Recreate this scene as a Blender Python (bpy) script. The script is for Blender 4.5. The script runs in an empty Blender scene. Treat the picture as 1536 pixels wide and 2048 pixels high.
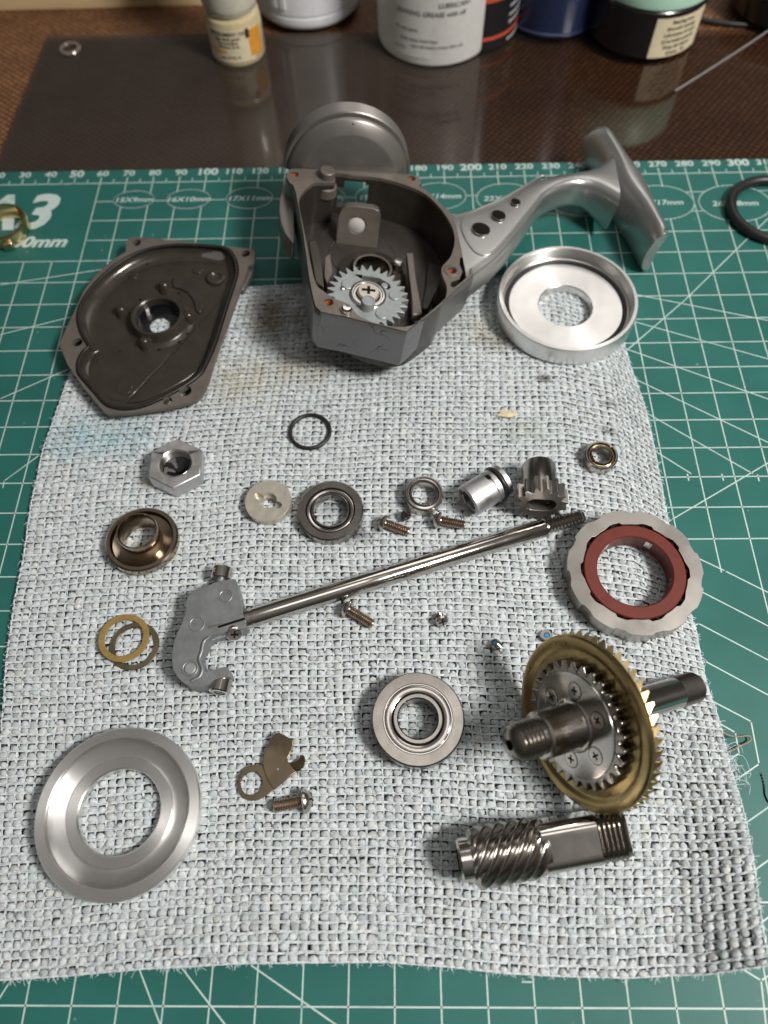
import bpy, math, random
import numpy as np
from mathutils import Matrix, Vector, noise
from mathutils.geometry import tessellate_polygon

# ------------------------------------------------------------------ camera, world, lamps, exposure
S = 0.001                                   # everything below is written in millimetres
scene = bpy.context.scene
COL = scene.collection
cam_d = bpy.data.cameras.new('camera'); cam = bpy.data.objects.new('camera', cam_d); COL.objects.link(cam)
cam_d.sensor_fit = 'VERTICAL'; cam_d.sensor_height = 9.6; cam_d.sensor_width = 7.2
cam_d.lens = 1473.82 / 2048 * 9.6
cam_d.clip_start = 0.005; cam_d.clip_end = 20
_r = Vector((0.9997802, 0.00114794, -0.02093391)); _d = Vector((-0.00851942, -0.89009905, -0.45568751)); _f = Vector((-0.01915636, 0.45576569, -0.88989363))
cam.matrix_world = Matrix(((_r.x, -_d.x, -_f.x, 1.616*S), (_r.y, -_d.y, -_f.y, -97.498*S), (_r.z, -_d.z, -_f.z, 189.095*S), (0, 0, 0, 1)))
cam_d.dof.use_dof = True; cam_d.dof.focus_distance = 0.190; cam_d.dof.aperture_fstop = 3.0
scene.camera = cam

world = bpy.data.worlds.new('World'); scene.world = world; world.use_nodes = True
# a dim room: darker walls around, a paler ceiling above
_wn, _wl = world.node_tree.nodes, world.node_tree.links
bg = _wn['Background']; bg.inputs[1].default_value = 1.0
_tc = _wn.new('ShaderNodeTexCoord'); _sx = _wn.new('ShaderNodeSeparateXYZ'); _wr = _wn.new('ShaderNodeValToRGB')
_wl.new(_tc.outputs['Generated'], _sx.inputs[0]); _wl.new(_sx.outputs[2], _wr.inputs[0]); _wl.new(_wr.outputs[0], bg.inputs[0])
_e = _wr.color_ramp.elements; _e[0].position = 0.15; _e[0].color = (0.045, 0.040, 0.035, 1); _e[1].position = 0.95; _e[1].color = (0.24, 0.23, 0.218, 1)
_m = _e.new(0.55); _m.color = (0.085, 0.078, 0.070, 1)

def area_lamp(name, loc, aim, size, size_y, power, color):
    d = bpy.data.lights.new(name, 'AREA'); d.shape = 'RECTANGLE'; d.size = size*S; d.size_y = size_y*S; d.energy = power; d.color = color
    o = bpy.data.objects.new(name, d); COL.objects.link(o); o.location = Vector(loc)*S
    o.rotation_euler = (Vector(aim)-Vector(loc)).to_track_quat('-Z', 'Y').to_euler(); return o
area_lamp('desk_lamp', (420, -170, 560), (0, 0, 0), 180, 110, 6.4, (1.0, 0.96, 0.91))
area_lamp('lit_wall_fill', (330, 880, 980), (0, 0, 0), 640, 460, 1.7, (1.0, 0.96, 0.91))  # unseen panel standing in for a lit wall patch, brightens the cap
area_lamp('overhead_metal_fill', (180, 60, 1500), (0, 0, 0), 520, 520, 1.5, (1.0, 0.97, 0.93))  # unseen overhead panel added to give the metal parts bright reflections

scene.render.engine = 'CYCLES'
scene.cycles.use_denoising = True
scene.cycles.max_bounces = 6; scene.cycles.diffuse_bounces = 3; scene.cycles.glossy_bounces = 4
scene.view_settings.view_transform = 'Standard'; scene.view_settings.look = 'None'
scene.view_settings.exposure = 0.0; scene.view_settings.gamma = 1.0; scene.view_settings.use_curve_mapping = False
random.seed(7); rng = np.random.default_rng(7)
PI = math.pi

# ------------------------------------------------------------------ materials
def new_mat(name):
    m = bpy.data.materials.new(name); m.use_nodes = True
    return m, m.node_tree.nodes, m.node_tree.links, m.node_tree.nodes['Principled BSDF']
def rgb(c): return (c[0], c[1], c[2], 1)
def noise_tex(n, l, scale, detail=4, rough=0.6, coords='Object', stretch=None):
    tc = n.new('ShaderNodeTexCoord'); t = n.new('ShaderNodeTexNoise')
    t.inputs['Scale'].default_value = scale; t.inputs['Detail'].default_value = detail; t.inputs['Roughness'].default_value = rough
    if stretch:
        mp = n.new('ShaderNodeMapping'); mp.inputs['Scale'].default_value = stretch
        l.new(tc.outputs[coords], mp.inputs[0]); l.new(mp.outputs[0], t.inputs[0])
    else: l.new(tc.outputs[coords], t.inputs[0])
    return t
def ramp(n, l, src, stops):
    r = n.new('ShaderNodeValToRGB'); e = r.color_ramp.elements
    while len(e) < len(stops): e.new(0.5)
    for i, (p, c) in enumerate(stops): e[i].position = p; e[i].color = rgb(c) if len(c) == 3 else c
    l.new(src, r.inputs[0]); return r
def bump(n, l, b, src, strength, dist):
    k = n.new('ShaderNodeBump'); k.inputs['Strength'].default_value = strength; k.inputs['Distance'].default_value = dist*S
    l.new(src, k.inputs['Height']); l.new(k.outputs[0], b.inputs['Normal']); return k
def metal(name, c, rough=0.3, var=0.15, metallic=1.0, scale=600, turned=False, bumpk=0.12, aniso=0.0, stretch=None, dirt=None, dirt_at=0.62):
    m, n, l, b = new_mat(name)
    t = noise_tex(n, l, scale*0.4, 5, 0.65, stretch=stretch)
    lo = tuple(x*(1-var) for x in c); hi = tuple(min(1, x*(1+var)) for x in c)
    st = [(0.3, lo), (0.7, hi)]
    r = ramp(n, l, t.outputs[0], st)
    col = r.outputs[0]
    if dirt:
        t2 = noise_tex(n, l, 190, 6, 0.7); k = ramp(n, l, t2.outputs[0], [(dirt_at, (0, 0, 0)), (dirt_at+0.12, (1, 1, 1))])
        mx = n.new('ShaderNodeMixRGB'); l.new(k.outputs[0], mx.inputs[0]); l.new(col, mx.inputs[1]); mx.inputs[2].default_value = rgb(dirt); col = mx.outputs[0]
    l.new(col, b.inputs['Base Color'])
    b.inputs['Metallic'].default_value = metallic
    t3 = noise_tex(n, l, scale*0.25, 4, 0.6)
    mr = n.new('ShaderNodeMapRange'); mr.inputs[1].default_value = 0.3; mr.inputs[2].default_value = 0.7
    _k = 0.08 if turned else 0.28
    mr.inputs[3].default_value = max(0.03, rough*(1-_k)); mr.inputs[4].default_value = min(1, rough*(1+_k))
    l.new(t3.outputs[0], mr.inputs[0]); l.new(mr.outputs[0], b.inputs['Roughness'])
    if turned:
        tc = n.new('ShaderNodeTexCoord'); w = n.new('ShaderNodeTexWave'); w.wave_type = 'RINGS'; w.rings_direction = 'Z'
        w.inputs['Scale'].default_value = 950; w.inputs['Distortion'].default_value = 1.5; w.inputs['Detail'].default_value = 3
        l.new(tc.outputs['Object'], w.inputs[0]); bump(n, l, b, w.outputs[1], 0.10, 0.03)
        b.inputs['Anisotropic'].default_value = aniso or 0.75; b.inputs['Anisotropic Rotation'].default_value = 0.25
        tg = n.new('ShaderNodeTangent'); tg.direction_type = 'RADIAL'; tg.axis = 'Z'; l.new(tg.outputs[0], b.inputs['Tangent'])
    elif bumpk:
        t4 = noise_tex(n, l, scale*2.2, 4, 0.7, stretch=stretch); bump(n, l, b, t4.outputs[0], bumpk, 0.05)
    return m
def plain(name, c, rough=0.5, var=0.12, scale=400, bumpk=0.1, bd=0.05, coat=0.0, spec=0.5, trans=0.0, sss=0.0):
    m, n, l, b = new_mat(name)
    t = noise_tex(n, l, scale, 5, 0.6)
    r = ramp(n, l, t.outputs[0], [(0.3, tuple(x*(1-var) for x in c)), (0.7, tuple(min(1, x*(1+var)) for x in c))])
    l.new(r.outputs[0], b.inputs['Base Color']); b.inputs['Roughness'].default_value = rough
    b.inputs['Specular IOR Level'].default_value = spec; b.inputs['Coat Weight'].default_value = coat; b.inputs['Coat Roughness'].default_value = 0.08
    b.inputs['Transmission Weight'].default_value = trans
    if sss: b.inputs['Subsurface Weight'].default_value = sss; b.inputs['Subsurface Scale'].default_value = 0.003; b.inputs['Subsurface Radius'].default_value = (1, .8, .6)
    if bumpk: bump(n, l, b, t.outputs[0], bumpk, bd)
    return m

M = {}
M['alu'] = metal('machined_aluminium', (0.80, 0.79, 0.775), 0.33, 0.04, turned=True, aniso=0.75)
M['alu_plain'] = metal('anodised_aluminium', (0.60, 0.595, 0.60), 0.46, 0.06, scale=900, bumpk=0.05)
M['alu_thread'] = metal('cut_aluminium', (0.48, 0.47, 0.455), 0.25, 0.1)
M['steel'] = metal('ground_steel', (0.33, 0.305, 0.28), 0.24, 0.08, stretch=(1, 1, 1), dirt=(0.30, 0.25, 0.2), dirt_at=0.66)
M['steel_turned'] = metal('turned_steel', (0.50, 0.47, 0.44), 0.18, 0.06, turned=True, aniso=0.6)
M['steel_dark'] = metal('dark_steel', (0.26, 0.235, 0.21), 0.2, 0.15)
M['steel_bright'] = metal('polished_steel', (0.58, 0.545, 0.51), 0.12, 0.05, bumpk=0.03)
M['steel_matte'] = metal('blasted_steel', (0.42, 0.395, 0.365), 0.36, 0.03, scale=260, bumpk=0)
M['cream_steel'] = metal('cream_tinted_steel', (0.60, 0.56, 0.48), 0.42, 0.05, metallic=0.7, scale=1800, bumpk=0.1)
M['steel_worm'] = metal('oiled_steel', (0.44, 0.41, 0.38), 0.19, 0.06, bumpk=0.03)
M['bronze'] = metal('bronze_plated_steel', (0.38, 0.31, 0.235), 0.18, 0.10, turned=True, aniso=0.55)
M['bronze_plate'] = metal('bronze_sheet', (0.25, 0.195, 0.13), 0.34, 0.12)
M['brass'] = metal('worn_brass', (0.38, 0.28, 0.13), 0.29, 0.2, turned=True, aniso=0.5)
M['brass_teeth'] = metal('pale_brass', (0.50, 0.39, 0.20), 0.34, 0.10)
M['gold'] = metal('gold_plate', (0.66, 0.52, 0.27), 0.16, 0.06)
M['zinc'] = metal('zinc_casting', (0.24, 0.252, 0.256), 0.44, 0.15, metallic=0.6, scale=900, bumpk=0.2)
M['zinc_gear'] = metal('grey_zinc_gear', (0.30, 0.325, 0.325), 0.5, 0.10, metallic=0.4, scale=900, bumpk=0.15)
M['shank'] = metal('threadlocked_screw', (0.40, 0.31, 0.25), 0.32, 0.2, scale=900, dirt=(0.36, 0.15, 0.07), dirt_at=0.52)
M['screw'] = metal('screw_steel', (0.56, 0.52, 0.48), 0.24, 0.1)
M['black_screw'] = metal('black_oxide', (0.10, 0.09, 0.085), 0.3, 0.2)
M['rubber'] = plain('black_rubber', (0.012, 0.012, 0.012), 0.42, 0.3)
M['black_gloss'] = plain('black_grease', (0.008, 0.008, 0.009), 0.08, 0.2, coat=0.6)
M['red_plastic'] = plain('red_brown_cage', (0.125, 0.018, 0.010), 0.38, 0.12, bumpk=0.05, sss=0.1)
M['amber'] = plain('amber_plastic', (0.25, 0.165, 0.05), 0.4, 0.15, sss=0.2)
M['olive'] = metal('olive_washer', (0.30, 0.255, 0.16), 0.35, 0.12)
M['blue_lock'] = plain('blue_threadlock', (0.05, 0.22, 0.42), 0.3, 0.2)
M['orange_lock'] = plain('orange_copper', (0.45, 0.13, 0.04), 0.35, 0.3)
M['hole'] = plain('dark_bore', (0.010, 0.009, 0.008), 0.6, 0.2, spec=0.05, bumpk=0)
M['flake'] = plain('dried_grease', (0.62, 0.52, 0.34), 0.6, 0.2, sss=0.2)

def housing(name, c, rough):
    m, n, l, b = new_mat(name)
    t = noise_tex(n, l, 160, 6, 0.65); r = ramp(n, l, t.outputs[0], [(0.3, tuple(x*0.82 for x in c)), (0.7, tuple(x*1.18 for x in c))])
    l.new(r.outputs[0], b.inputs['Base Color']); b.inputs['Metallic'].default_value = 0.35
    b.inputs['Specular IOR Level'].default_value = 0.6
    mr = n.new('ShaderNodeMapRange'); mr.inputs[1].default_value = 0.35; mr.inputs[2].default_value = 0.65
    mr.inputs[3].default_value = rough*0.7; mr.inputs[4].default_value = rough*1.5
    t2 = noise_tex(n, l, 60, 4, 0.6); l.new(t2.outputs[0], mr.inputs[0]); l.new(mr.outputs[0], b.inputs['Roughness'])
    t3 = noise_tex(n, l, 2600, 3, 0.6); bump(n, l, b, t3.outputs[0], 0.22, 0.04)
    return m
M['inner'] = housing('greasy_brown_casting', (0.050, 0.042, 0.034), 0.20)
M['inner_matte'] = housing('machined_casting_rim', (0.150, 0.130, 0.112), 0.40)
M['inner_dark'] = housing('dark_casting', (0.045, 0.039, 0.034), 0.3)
def paint():
    m, n, l, b = new_mat('scratched_grey_paint')
    t = noise_tex(n, l, 3500, 3, 0.6); r = ramp(n, l, t.outputs[0], [(0.35, (0.18, 0.18, 0.184)), (0.7, (0.24, 0.24, 0.244))])
    # fine curved scratches and hairlines
    tc = n.new('ShaderNodeTexCoord'); dn = noise_tex(n, l, 90, 3, 0.5); v = n.new('ShaderNodeTexVoronoi'); v.feature = 'DISTANCE_TO_EDGE'; v.inputs['Scale'].default_value = 95
    ad = n.new('ShaderNodeVectorMath'); ad.operation = 'MULTIPLY_ADD'; l.new(dn.outputs[1], ad.inputs[0]); ad.inputs[1].default_value = (.018, .018, .018); l.new(tc.outputs['Object'], ad.inputs[2])
    l.new(ad.outputs[0], v.inputs[0])
    k = ramp(n, l, v.outputs[0], [(0.0, (1, 1, 1)), (0.022, (0, 0, 0))])
    msk = noise_tex(n, l, 120, 3, 0.5); mk = ramp(n, l, msk.outputs[0], [(0.50, (0, 0, 0)), (0.62, (1, 1, 1))])
    mul = n.new('ShaderNodeMath'); mul.operation = 'MULTIPLY'; l.new(k.outputs[0], mul.inputs[0]); l.new(mk.outputs[0], mul.inputs[1])
    mx = n.new('ShaderNodeMixRGB'); l.new(mul.outputs[0], mx.inputs[0]); l.new(r.outputs[0], mx.inputs[1]); mx.inputs[2].default_value = (0.03, 0.028, 0.026, 1)
    l.new(mx.outputs[0], b.inputs['Base Color']); b.inputs['Metallic'].default_value = 0.7; b.inputs['Roughness'].default_value = 0.34
    b.inputs['Coat Weight'].default_value = 0.15; b.inputs['Coat Roughness'].default_value = 0.2
    bump(n, l, b, t.outputs[0], 0.06, 0.03)
    return m
M['paint_scratched'] = paint()
M['paint'] = metal('satin_grey_paint', (0.48, 0.48, 0.472), 0.33, 0.02, metallic=0.85, scale=120, bumpk=0)
M['cup'] = metal('satin_warm_grey', (0.20, 0.188, 0.175), 0.34, 0.04, metallic=0.6, scale=150, bumpk=0)

# ------------------------------------------------------------------ mesh building, in millimetres
class G:
    def __init__(s): s.v = []; s.f = []
    def add(s, vs, fs, M4=None):
        o = len(s.v)
        if M4 is not None: vs = [tuple(M4 @ Vector(p)) for p in vs]
        s.v += [tuple(p) for p in vs]; s.f += [tuple(i+o for i in f) for f in fs]; return s
    def lathe(s, prof, seg=64, M4=None, closed=True):
        # prof: list of (r, z); closed joins last to first (a ring)
        vs = []; fs = []; k = len(prof); rings = []
        for (r, z) in prof:
            if r < 1e-6: rings.append([len(vs)]); vs.append((0, 0, z))
            else:
                rings.append(list(range(len(vs), len(vs)+seg)))
                vs += [(r*math.cos(2*PI*i/seg), r*math.sin(2*PI*i/seg), z) for i in range(seg)]
        for a in range(k if closed else k-1):
            A, B = rings[a], rings[(a+1) % k]
            if len(A) == 1 and len(B) == 1: continue
            for i in range(seg):
                j = (i+1) % seg
                if len(A) == 1: fs.append((A[0], B[i], B[j]))
                elif len(B) == 1: fs.append((A[i], B[0], A[j]))
                else: fs.append((A[i], B[i], B[j], A[j]))
        return s.add(vs, fs, M4)
    def plate(s, outer, holes=(), z0=0.0, z1=1.0, M4=None, taper=1.0, zt=None):
        # a plate with holes; zt(x, y) may bend the sheet
        loops = [list(outer)] + [list(h) for h in holes]
        flat = [p for lp in loops for p in lp]; N = len(flat)
        tris = tessellate_polygon([[Vector((p[0], p[1], 0)) for p in lp] for lp in loops])
        dz = (lambda p: zt(p[0], p[1])) if zt else (lambda p: 0.0)
        vs = [(p[0]*taper, p[1]*taper, z0+dz(p)) for p in flat] + [(p[0], p[1], z1+dz(p)) for p in flat]
        fs = []
        for a, b, c in tris:
            A, B, Cc = flat[a], flat[b], flat[c]
            ar = (B[0]-A[0])*(Cc[1]-A[1])-(B[1]-A[1])*(Cc[0]-A[0])
            t = (a, b, c) if ar > 0 else (a, c, b)
            fs.append((t[0]+N, t[1]+N, t[2]+N)); fs.append((t[2], t[1], t[0]))
        o = 0
        for li, lp in enumerate(loops):
            k = len(lp); ar = sum(lp[i][0]*lp[(i+1) % k][1]-lp[(i+1) % k][0]*lp[i][1] for i in range(k))
            ccw = (ar > 0) == (li == 0)
            for i in range(k):
                a, b = o+i, o+(i+1) % k
                fs.append((a, b, b+N, a+N) if ccw else (b, a, a+N, b+N))
            o += k
        return s.add(vs, fs, M4)
    def loft(s, loops, M4=None, cap0=True, cap1=True, closed_loop=True):
        k = len(loops[0]); vs = [p for lp in loops for p in lp]; fs = []
        for a in range(len(loops)-1):
            for i in range(k if closed_loop else k-1):
                j = (i+1) % k; fs.append((a*k+i, a*k+j, (a+1)*k+j, (a+1)*k+i))
        if cap0: fs.append(tuple(reversed(range(k))))
        if cap1: fs.append(tuple(range((len(loops)-1)*k, len(loops)*k)))
        return s.add(vs, fs, M4)
    def tube(s, path, r, seg=8, cap=True, M4=None, closed=False):
        pts = [Vector(p) for p in path]; n = len(pts); rs = r if isinstance(r, (list, tuple)) else [r]*n; loops = []
        up = None
        for i in range(n):
            if closed: t = (pts[(i+1) % n]-pts[i-1]).normalized()
            else: t = (pts[min(i+1, n-1)]-pts[max(i-1, 0)]).normalized()
            if up is None: up = t.orthogonal().normalized()
            up = (up - t*up.dot(t)).normalized(); sd = t.cross(up)
            loops.append([tuple(pts[i]+rs[i]*(math.cos(2*PI*k/seg)*up+math.sin(2*PI*k/seg)*sd)) for k in range(seg)])
        if closed:
            k = seg; vs = [p for lp in loops for p in lp]
            fs = [(a*k+i, a*k+(i+1) % k, ((a+1) % n)*k+(i+1) % k, ((a+1) % n)*k+i) for a in range(n) for i in range(k)]
            return s.add(vs, fs, M4)
        return s.loft(loops, M4, cap, cap)
    def box(s, x0, x1, y0, y1, z0, z1, M4=None):
        vs = [(x, y, z) for z in (z0, z1) for y in (y0, y1) for x in (x0, x1)]
        return s.add(vs, [(0, 2, 3, 1), (4, 5, 7, 6), (0, 1, 5, 4), (1, 3, 7, 5), (3, 2, 6, 7), (2, 0, 4, 6)], M4)
    def disc(s, r, z, seg=24, c=(0, 0)):
        return s.add([(c[0]+r*math.cos(2*PI*i/seg), c[1]+r*math.sin(2*PI*i/seg), z) for i in range(seg)], [tuple(range(seg))])

def circle(r, n=32, c=(0, 0), a0=0.0): return [(c[0]+r*math.cos(a0+2*PI*i/n), c[1]+r*math.sin(a0+2*PI*i/n)) for i in range(n)]
def torus(R, r, seg=48, ms=12, z=0.0): return [(R+r*math.cos(2*PI*i/ms), z+r*math.sin(2*PI*i/ms)) for i in range(ms)]
def gear2d(nt, rr, rt, top=0.28, root=0.28, skew=0.0):
    pts = []
    for i in range(nt):
        a = 2*PI*i/nt; w = 2*PI/nt
        for (fa, r) in ((-0.5*(1-root)+0.0, rr), (-top*0.5+skew, rt), (top*0.5+skew, rt), (0.5*(1-root), rr)):
            pts.append((r*math.cos(a+fa*w), r*math.sin(a+fa*w)))
    return pts
def thread(r0, r1, z0, z1, pitch):
    # sawtooth profile between z0 and z1, from low z to high
    n = max(2, int(round((z1-z0)/pitch))); p = (z1-z0)/n; out = []
    for i in range(n): out += [(r0, z0+i*p), (r1, z0+i*p+p*0.5)]
    out.append((r0, z1)); return out
def smooth_loop(pts, per=4):
    P = [Vector((p[0], p[1])) for p in pts]; n = len(P); out = []
    for i in range(n):
        a, b, c, d = P[i-1], P[i], P[(i+1) % n], P[(i+2) % n]
        for k in range(per):
            t = k/per; out.append(tuple(0.5*((2*b)+(-a+c)*t+(2*a-5*b+4*c-d)*t*t+(-a+3*b-3*c+d)*t**3)))
    return out
def smooth_path(pts, per=6):
    P = [Vector(p) for p in pts]; n = len(P); out = []
    for i in range(n-1):
        a, b, c, d = P[max(i-1, 0)], P[i], P[i+1], P[min(i+2, n-1)]
        for k in range(per):
            t = k/per; out.append(tuple(0.5*((2*b)+(-a+c)*t+(2*a-5*b+4*c-d)*t*t+(-a+3*b-3*c+d)*t**3)))
    out.append(tuple(P[-1])); return out
def offset_loop(pts, d):
    # offset a counter-clockwise loop outward by d
    n = len(pts); out = []
    for i in range(n):
        a = Vector(pts[i-1]); b = Vector(pts[i]); c = Vector(pts[(i+1) % n])
        t = ((b-a).normalized()+(c-b).normalized()); t = t.normalized() if t.length > 1e-6 else (c-b).normalized()
        out.append((b.x+t.y*d, b.y-t.x*d))
    return out

def link(name, mesh, mat, parent, angle=35, bevel=0.0, segs=2, M4=None):
    if mat is not None: mesh.materials.append(M[mat] if isinstance(mat, str) else mat)
    if angle:
        mesh.polygons.foreach_set('use_smooth', [True]*len(mesh.polygons)); mesh.set_sharp_from_angle(angle=math.radians(angle))
    o = bpy.data.objects.new(name, mesh); COL.objects.link(o)
    if M4 is not None: o.matrix_basis = M4
    if parent is not None: o.parent = parent
    if bevel:
        b = o.modifiers.new('bevel', 'BEVEL'); b.width = bevel*S; b.segments = segs; b.limit_method = 'ANGLE'; b.angle_limit = math.radians(40); b.harden_normals = False
    return o
def part(name, g, mat, parent=None, angle=35, bevel=0.0, segs=2, label=None, kind=None):
    me = bpy.data.meshes.new(name); me.from_pydata([(x*S, y*S, z*S) for x, y, z in g.v], [], g.f); me.update()
    o = link(name, me, mat, parent, angle, bevel, segs)
    if label: o['label'] = label
    if kind: o['kind'] = kind
    return o
def fast_mesh(name, V, F):
    # V (n,3) in mm, F (m,k) all faces of one size
    V = np.asarray(V, dtype=np.float32)*S; F = np.asarray(F, dtype=np.int32); me = bpy.data.meshes.new(name); k = F.shape[1]
    me.vertices.add(len(V)); me.vertices.foreach_set('co', V.ravel()); me.loops.add(F.size); me.loops.foreach_set('vertex_index', F.ravel())
    me.polygons.add(len(F)); me.polygons.foreach_set('loop_start', np.arange(0, F.size, k, dtype=np.int32)); me.polygons.foreach_set('loop_total', np.full(len(F), k, dtype=np.int32))
    me.update(calc_edges=True); return me
def tag(o, label, cat, group=None):
    o['label'] = label; o['category'] = cat
    if group: o['group'] = group
    return o
def thing(name, label, cat, loc=(0, 0, 0), rot=None, group=None):
    o = bpy.data.objects.new(name, None); COL.objects.link(o); o.empty_display_size = 0.005
    m = Matrix.Translation(Vector(loc)*S)
    if rot is not None: m = m @ (rot.to_4x4() if hasattr(rot, 'to_4x4') else Matrix.Rotation(rot, 4, 'Z'))
    o.matrix_basis = m
    return tag(o, label, cat, group)
def axis_rot(zdir, ydir=(0, 0, 1)):
    z = Vector(zdir).normalized(); y = Vector(ydir); y = (y-z*y.dot(z)).normalized(); x = y.cross(z)
    return Matrix((x, y, z)).transposed()
def text_mesh(body, size, shear=0.0, bold=0.0, align='CENTER', spacing=1.0):
    c = bpy.data.curves.new('lettering', 'FONT'); c.body = body; c.size = size*S; c.align_x = align; c.align_y = 'CENTER'; c.shear = shear; c.offset = bold*S; c.space_character = spacing; c.resolution_u = 3
    o = bpy.data.objects.new('lettering', c); me = bpy.data.meshes.new_from_object(o); bpy.data.objects.remove(o); bpy.data.curves.remove(c); return me

# ------------------------------------------------------------------ the table, the smoked sheet and the board
def table_mat():
    m, n, l, b = new_mat('brown_woven_table_cover')
    tc = n.new('ShaderNodeTexCoord'); mp = n.new('ShaderNodeMapping'); mp.inputs['Rotation'].default_value = (0, 0, math.radians(38)); l.new(tc.outputs['Object'], mp.inputs[0])
    ch = n.new('ShaderNodeTexVoronoi'); ch.inputs['Scale'].default_value = 440; ch.inputs['Randomness'].default_value = 0.12; l.new(mp.outputs[0], ch.inputs[0])
    k = ramp(n, l, ch.outputs[0], [(0.15, (0.62, 0.32, 0.125)), (0.42, (0.25, 0.115, 0.048)), (0.62, (0.05, 0.024, 0.013))])
    t = noise_tex(n, l, 14, 6, 0.7, stretch=(0.25, 1.6, 1)); r = ramp(n, l, t.outputs[0], [(0.35, (0.6, 0.55, 0.52)), (0.7, (1.0, 0.97, 0.94))])
    mx = n.new('ShaderNodeMixRGB'); mx.blend_type = 'MULTIPLY'; mx.inputs[0].default_value = 1; l.new(k.outputs[0], mx.inputs[1]); l.new(r.outputs[0], mx.inputs[2])
    l.new(mx.outputs[0], b.inputs['Base Color']); b.inputs['Roughness'].default_value = 0.55
    bump(n, l, b, ch.outputs[0], 0.5, -0.4); return m
M['table'] = table_mat()
g = G().plate([(-420, -260), (420, -260), (420, 560), (-420, 560)], [], -20, -6)
o = part('tabletop', g, 'table'); o['kind'] = 'structure'

def wood_mat():
    m, n, l, b = new_mat('pale_pine')
    t = noise_tex(n, l, 30, 6, 0.6, stretch=(0.35, 5, 5)); r = ramp(n, l, t.outputs[0], [(0.3, (0.52, 0.36, 0.19)), (0.55, (0.68, 0.51, 0.29)), (0.75, (0.40, 0.25, 0.12))])
    l.new(r.outputs[0], b.inputs['Base Color']); b.inputs['Roughness'].default_value = 0.5; bump(n, l, b, t.outputs[0], 0.2, 0.2); return m
M['pine'] = wood_mat()
g = G().plate([(-330, 264), (-78, 266), (-78, 330), (-330, 330)], [], -6, 12)
o = part('wooden_board', g, 'pine', bevel=1.2); tag(o, 'pale pine board lying along the back edge of the table', 'board')

def sheet_mat():
    m, n, l, b = new_mat('smoked_plastic_sheet')
    out = n['Material Output']; gl = n.new('ShaderNodeBsdfGlossy'); tr = n.new('ShaderNodeBsdfTransparent'); df = n.new('ShaderNodeBsdfDiffuse')
    t = noise_tex(n, l, 22, 5, 0.6); rr = ramp(n, l, t.outputs[0], [(0.35, (0.05, 0.05, 0.05)), (0.7, (0.13, 0.13, 0.13))]); l.new(rr.outputs[0], gl.inputs['Roughness'])
    gl.inputs[0].default_value = (0.95, 0.95, 0.95, 1); tr.inputs[0].default_value = (0.50, 0.46, 0.43, 1)
    hz = ramp(n, l, t.outputs[0], [(0.3, (0.046, 0.037, 0.030)), (0.7, (0.066, 0.053, 0.043))]); l.new(hz.outputs[0], df.inputs[0])
    # room reflection painted as a diffuse haze on the left, clearer towards the right
    tc = n.new('ShaderNodeTexCoord'); sx = n.new('ShaderNodeSeparateXYZ'); l.new(tc.outputs['Object'], sx.inputs[0])
    mr = n.new('ShaderNodeMapRange'); mr.interpolation_type = 'SMOOTHSTEP'; mr.inputs[1].default_value = -0.04; mr.inputs[2].default_value = 0.10; mr.inputs[3].default_value = 0.60; mr.inputs[4].default_value = 0.05; l.new(sx.outputs[0], mr.inputs[0])
    mix = n.new('ShaderNodeMixShader'); l.new(mr.outputs[0], mix.inputs[0]); l.new(tr.outputs[0], mix.inputs[1]); l.new(df.outputs[0], mix.inputs[2])
    fr = n.new('ShaderNodeFresnel'); fr.inputs[0].default_value = 1.52
    ms = n.new('ShaderNodeMixShader'); l.new(fr.outputs[0], ms.inputs[0]); l.new(mix.outputs[0], ms.inputs[1]); l.new(gl.outputs[0], ms.inputs[2])
    # the far face of the thin sheet only lets light through
    ge = n.new('ShaderNodeNewGeometry'); tb = n.new('ShaderNodeBsdfTransparent'); mb = n.new('ShaderNodeMixShader'); l.new(ge.outputs['Backfacing'], mb.inputs[0]); l.new(ms.outputs[0], mb.inputs[1]); l.new(tb.outputs[0], mb.inputs[2]); l.new(mb.outputs[0], out.inputs[0])
    n.remove(b); return m
M['sheet'] = sheet_mat()
g = G().plate([(-155.17,162.67), (-156.5,143.95), (190, 120), (300, 120), (300, 231.25), (-152.9,240.97)], [], -5.9, -3.02)
o = part('smoked_sheet', g, 'sheet', bevel=0.4); tag(o, 'glossy smoked plastic sheet lying on the table behind the cutting mat', 'sheet')
g = G().lathe([(3.2, -3.0), (4.4, -3.0), (4.8, -2.4), (4.4, -1.8), (3.2, -1.7), (2.9, -2.2)], 32)
o = part('plastic_ring', g, plain('cloudy_plastic', (0.16, 0.13, 0.11), 0.2, coat=0.5)); o.location = Vector((-140.09,229.49,-3))*S; o.location.z = 0
tag(o, 'small cloudy plastic ring at the corner of the smoked sheet', 'ring')
g = G().tube(smooth_path([(115.86,192.15,-2.4), (132.79,206.14,-2.4), (153.12,223.45,-2.4), (169.21,237.73,-2.4)]), 0.35, 8)  # added rod draws a pale line on the sheet; no real rod lies there
o = part('pale_line_rod', g, plain('pale_line_plastic', (0.45, 0.44, 0.43), 0.15, coat=0.6, trans=0.4)); tag(o, 'thin pale line across the right of the smoked sheet, drawn with an added rod', 'rod')

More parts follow.
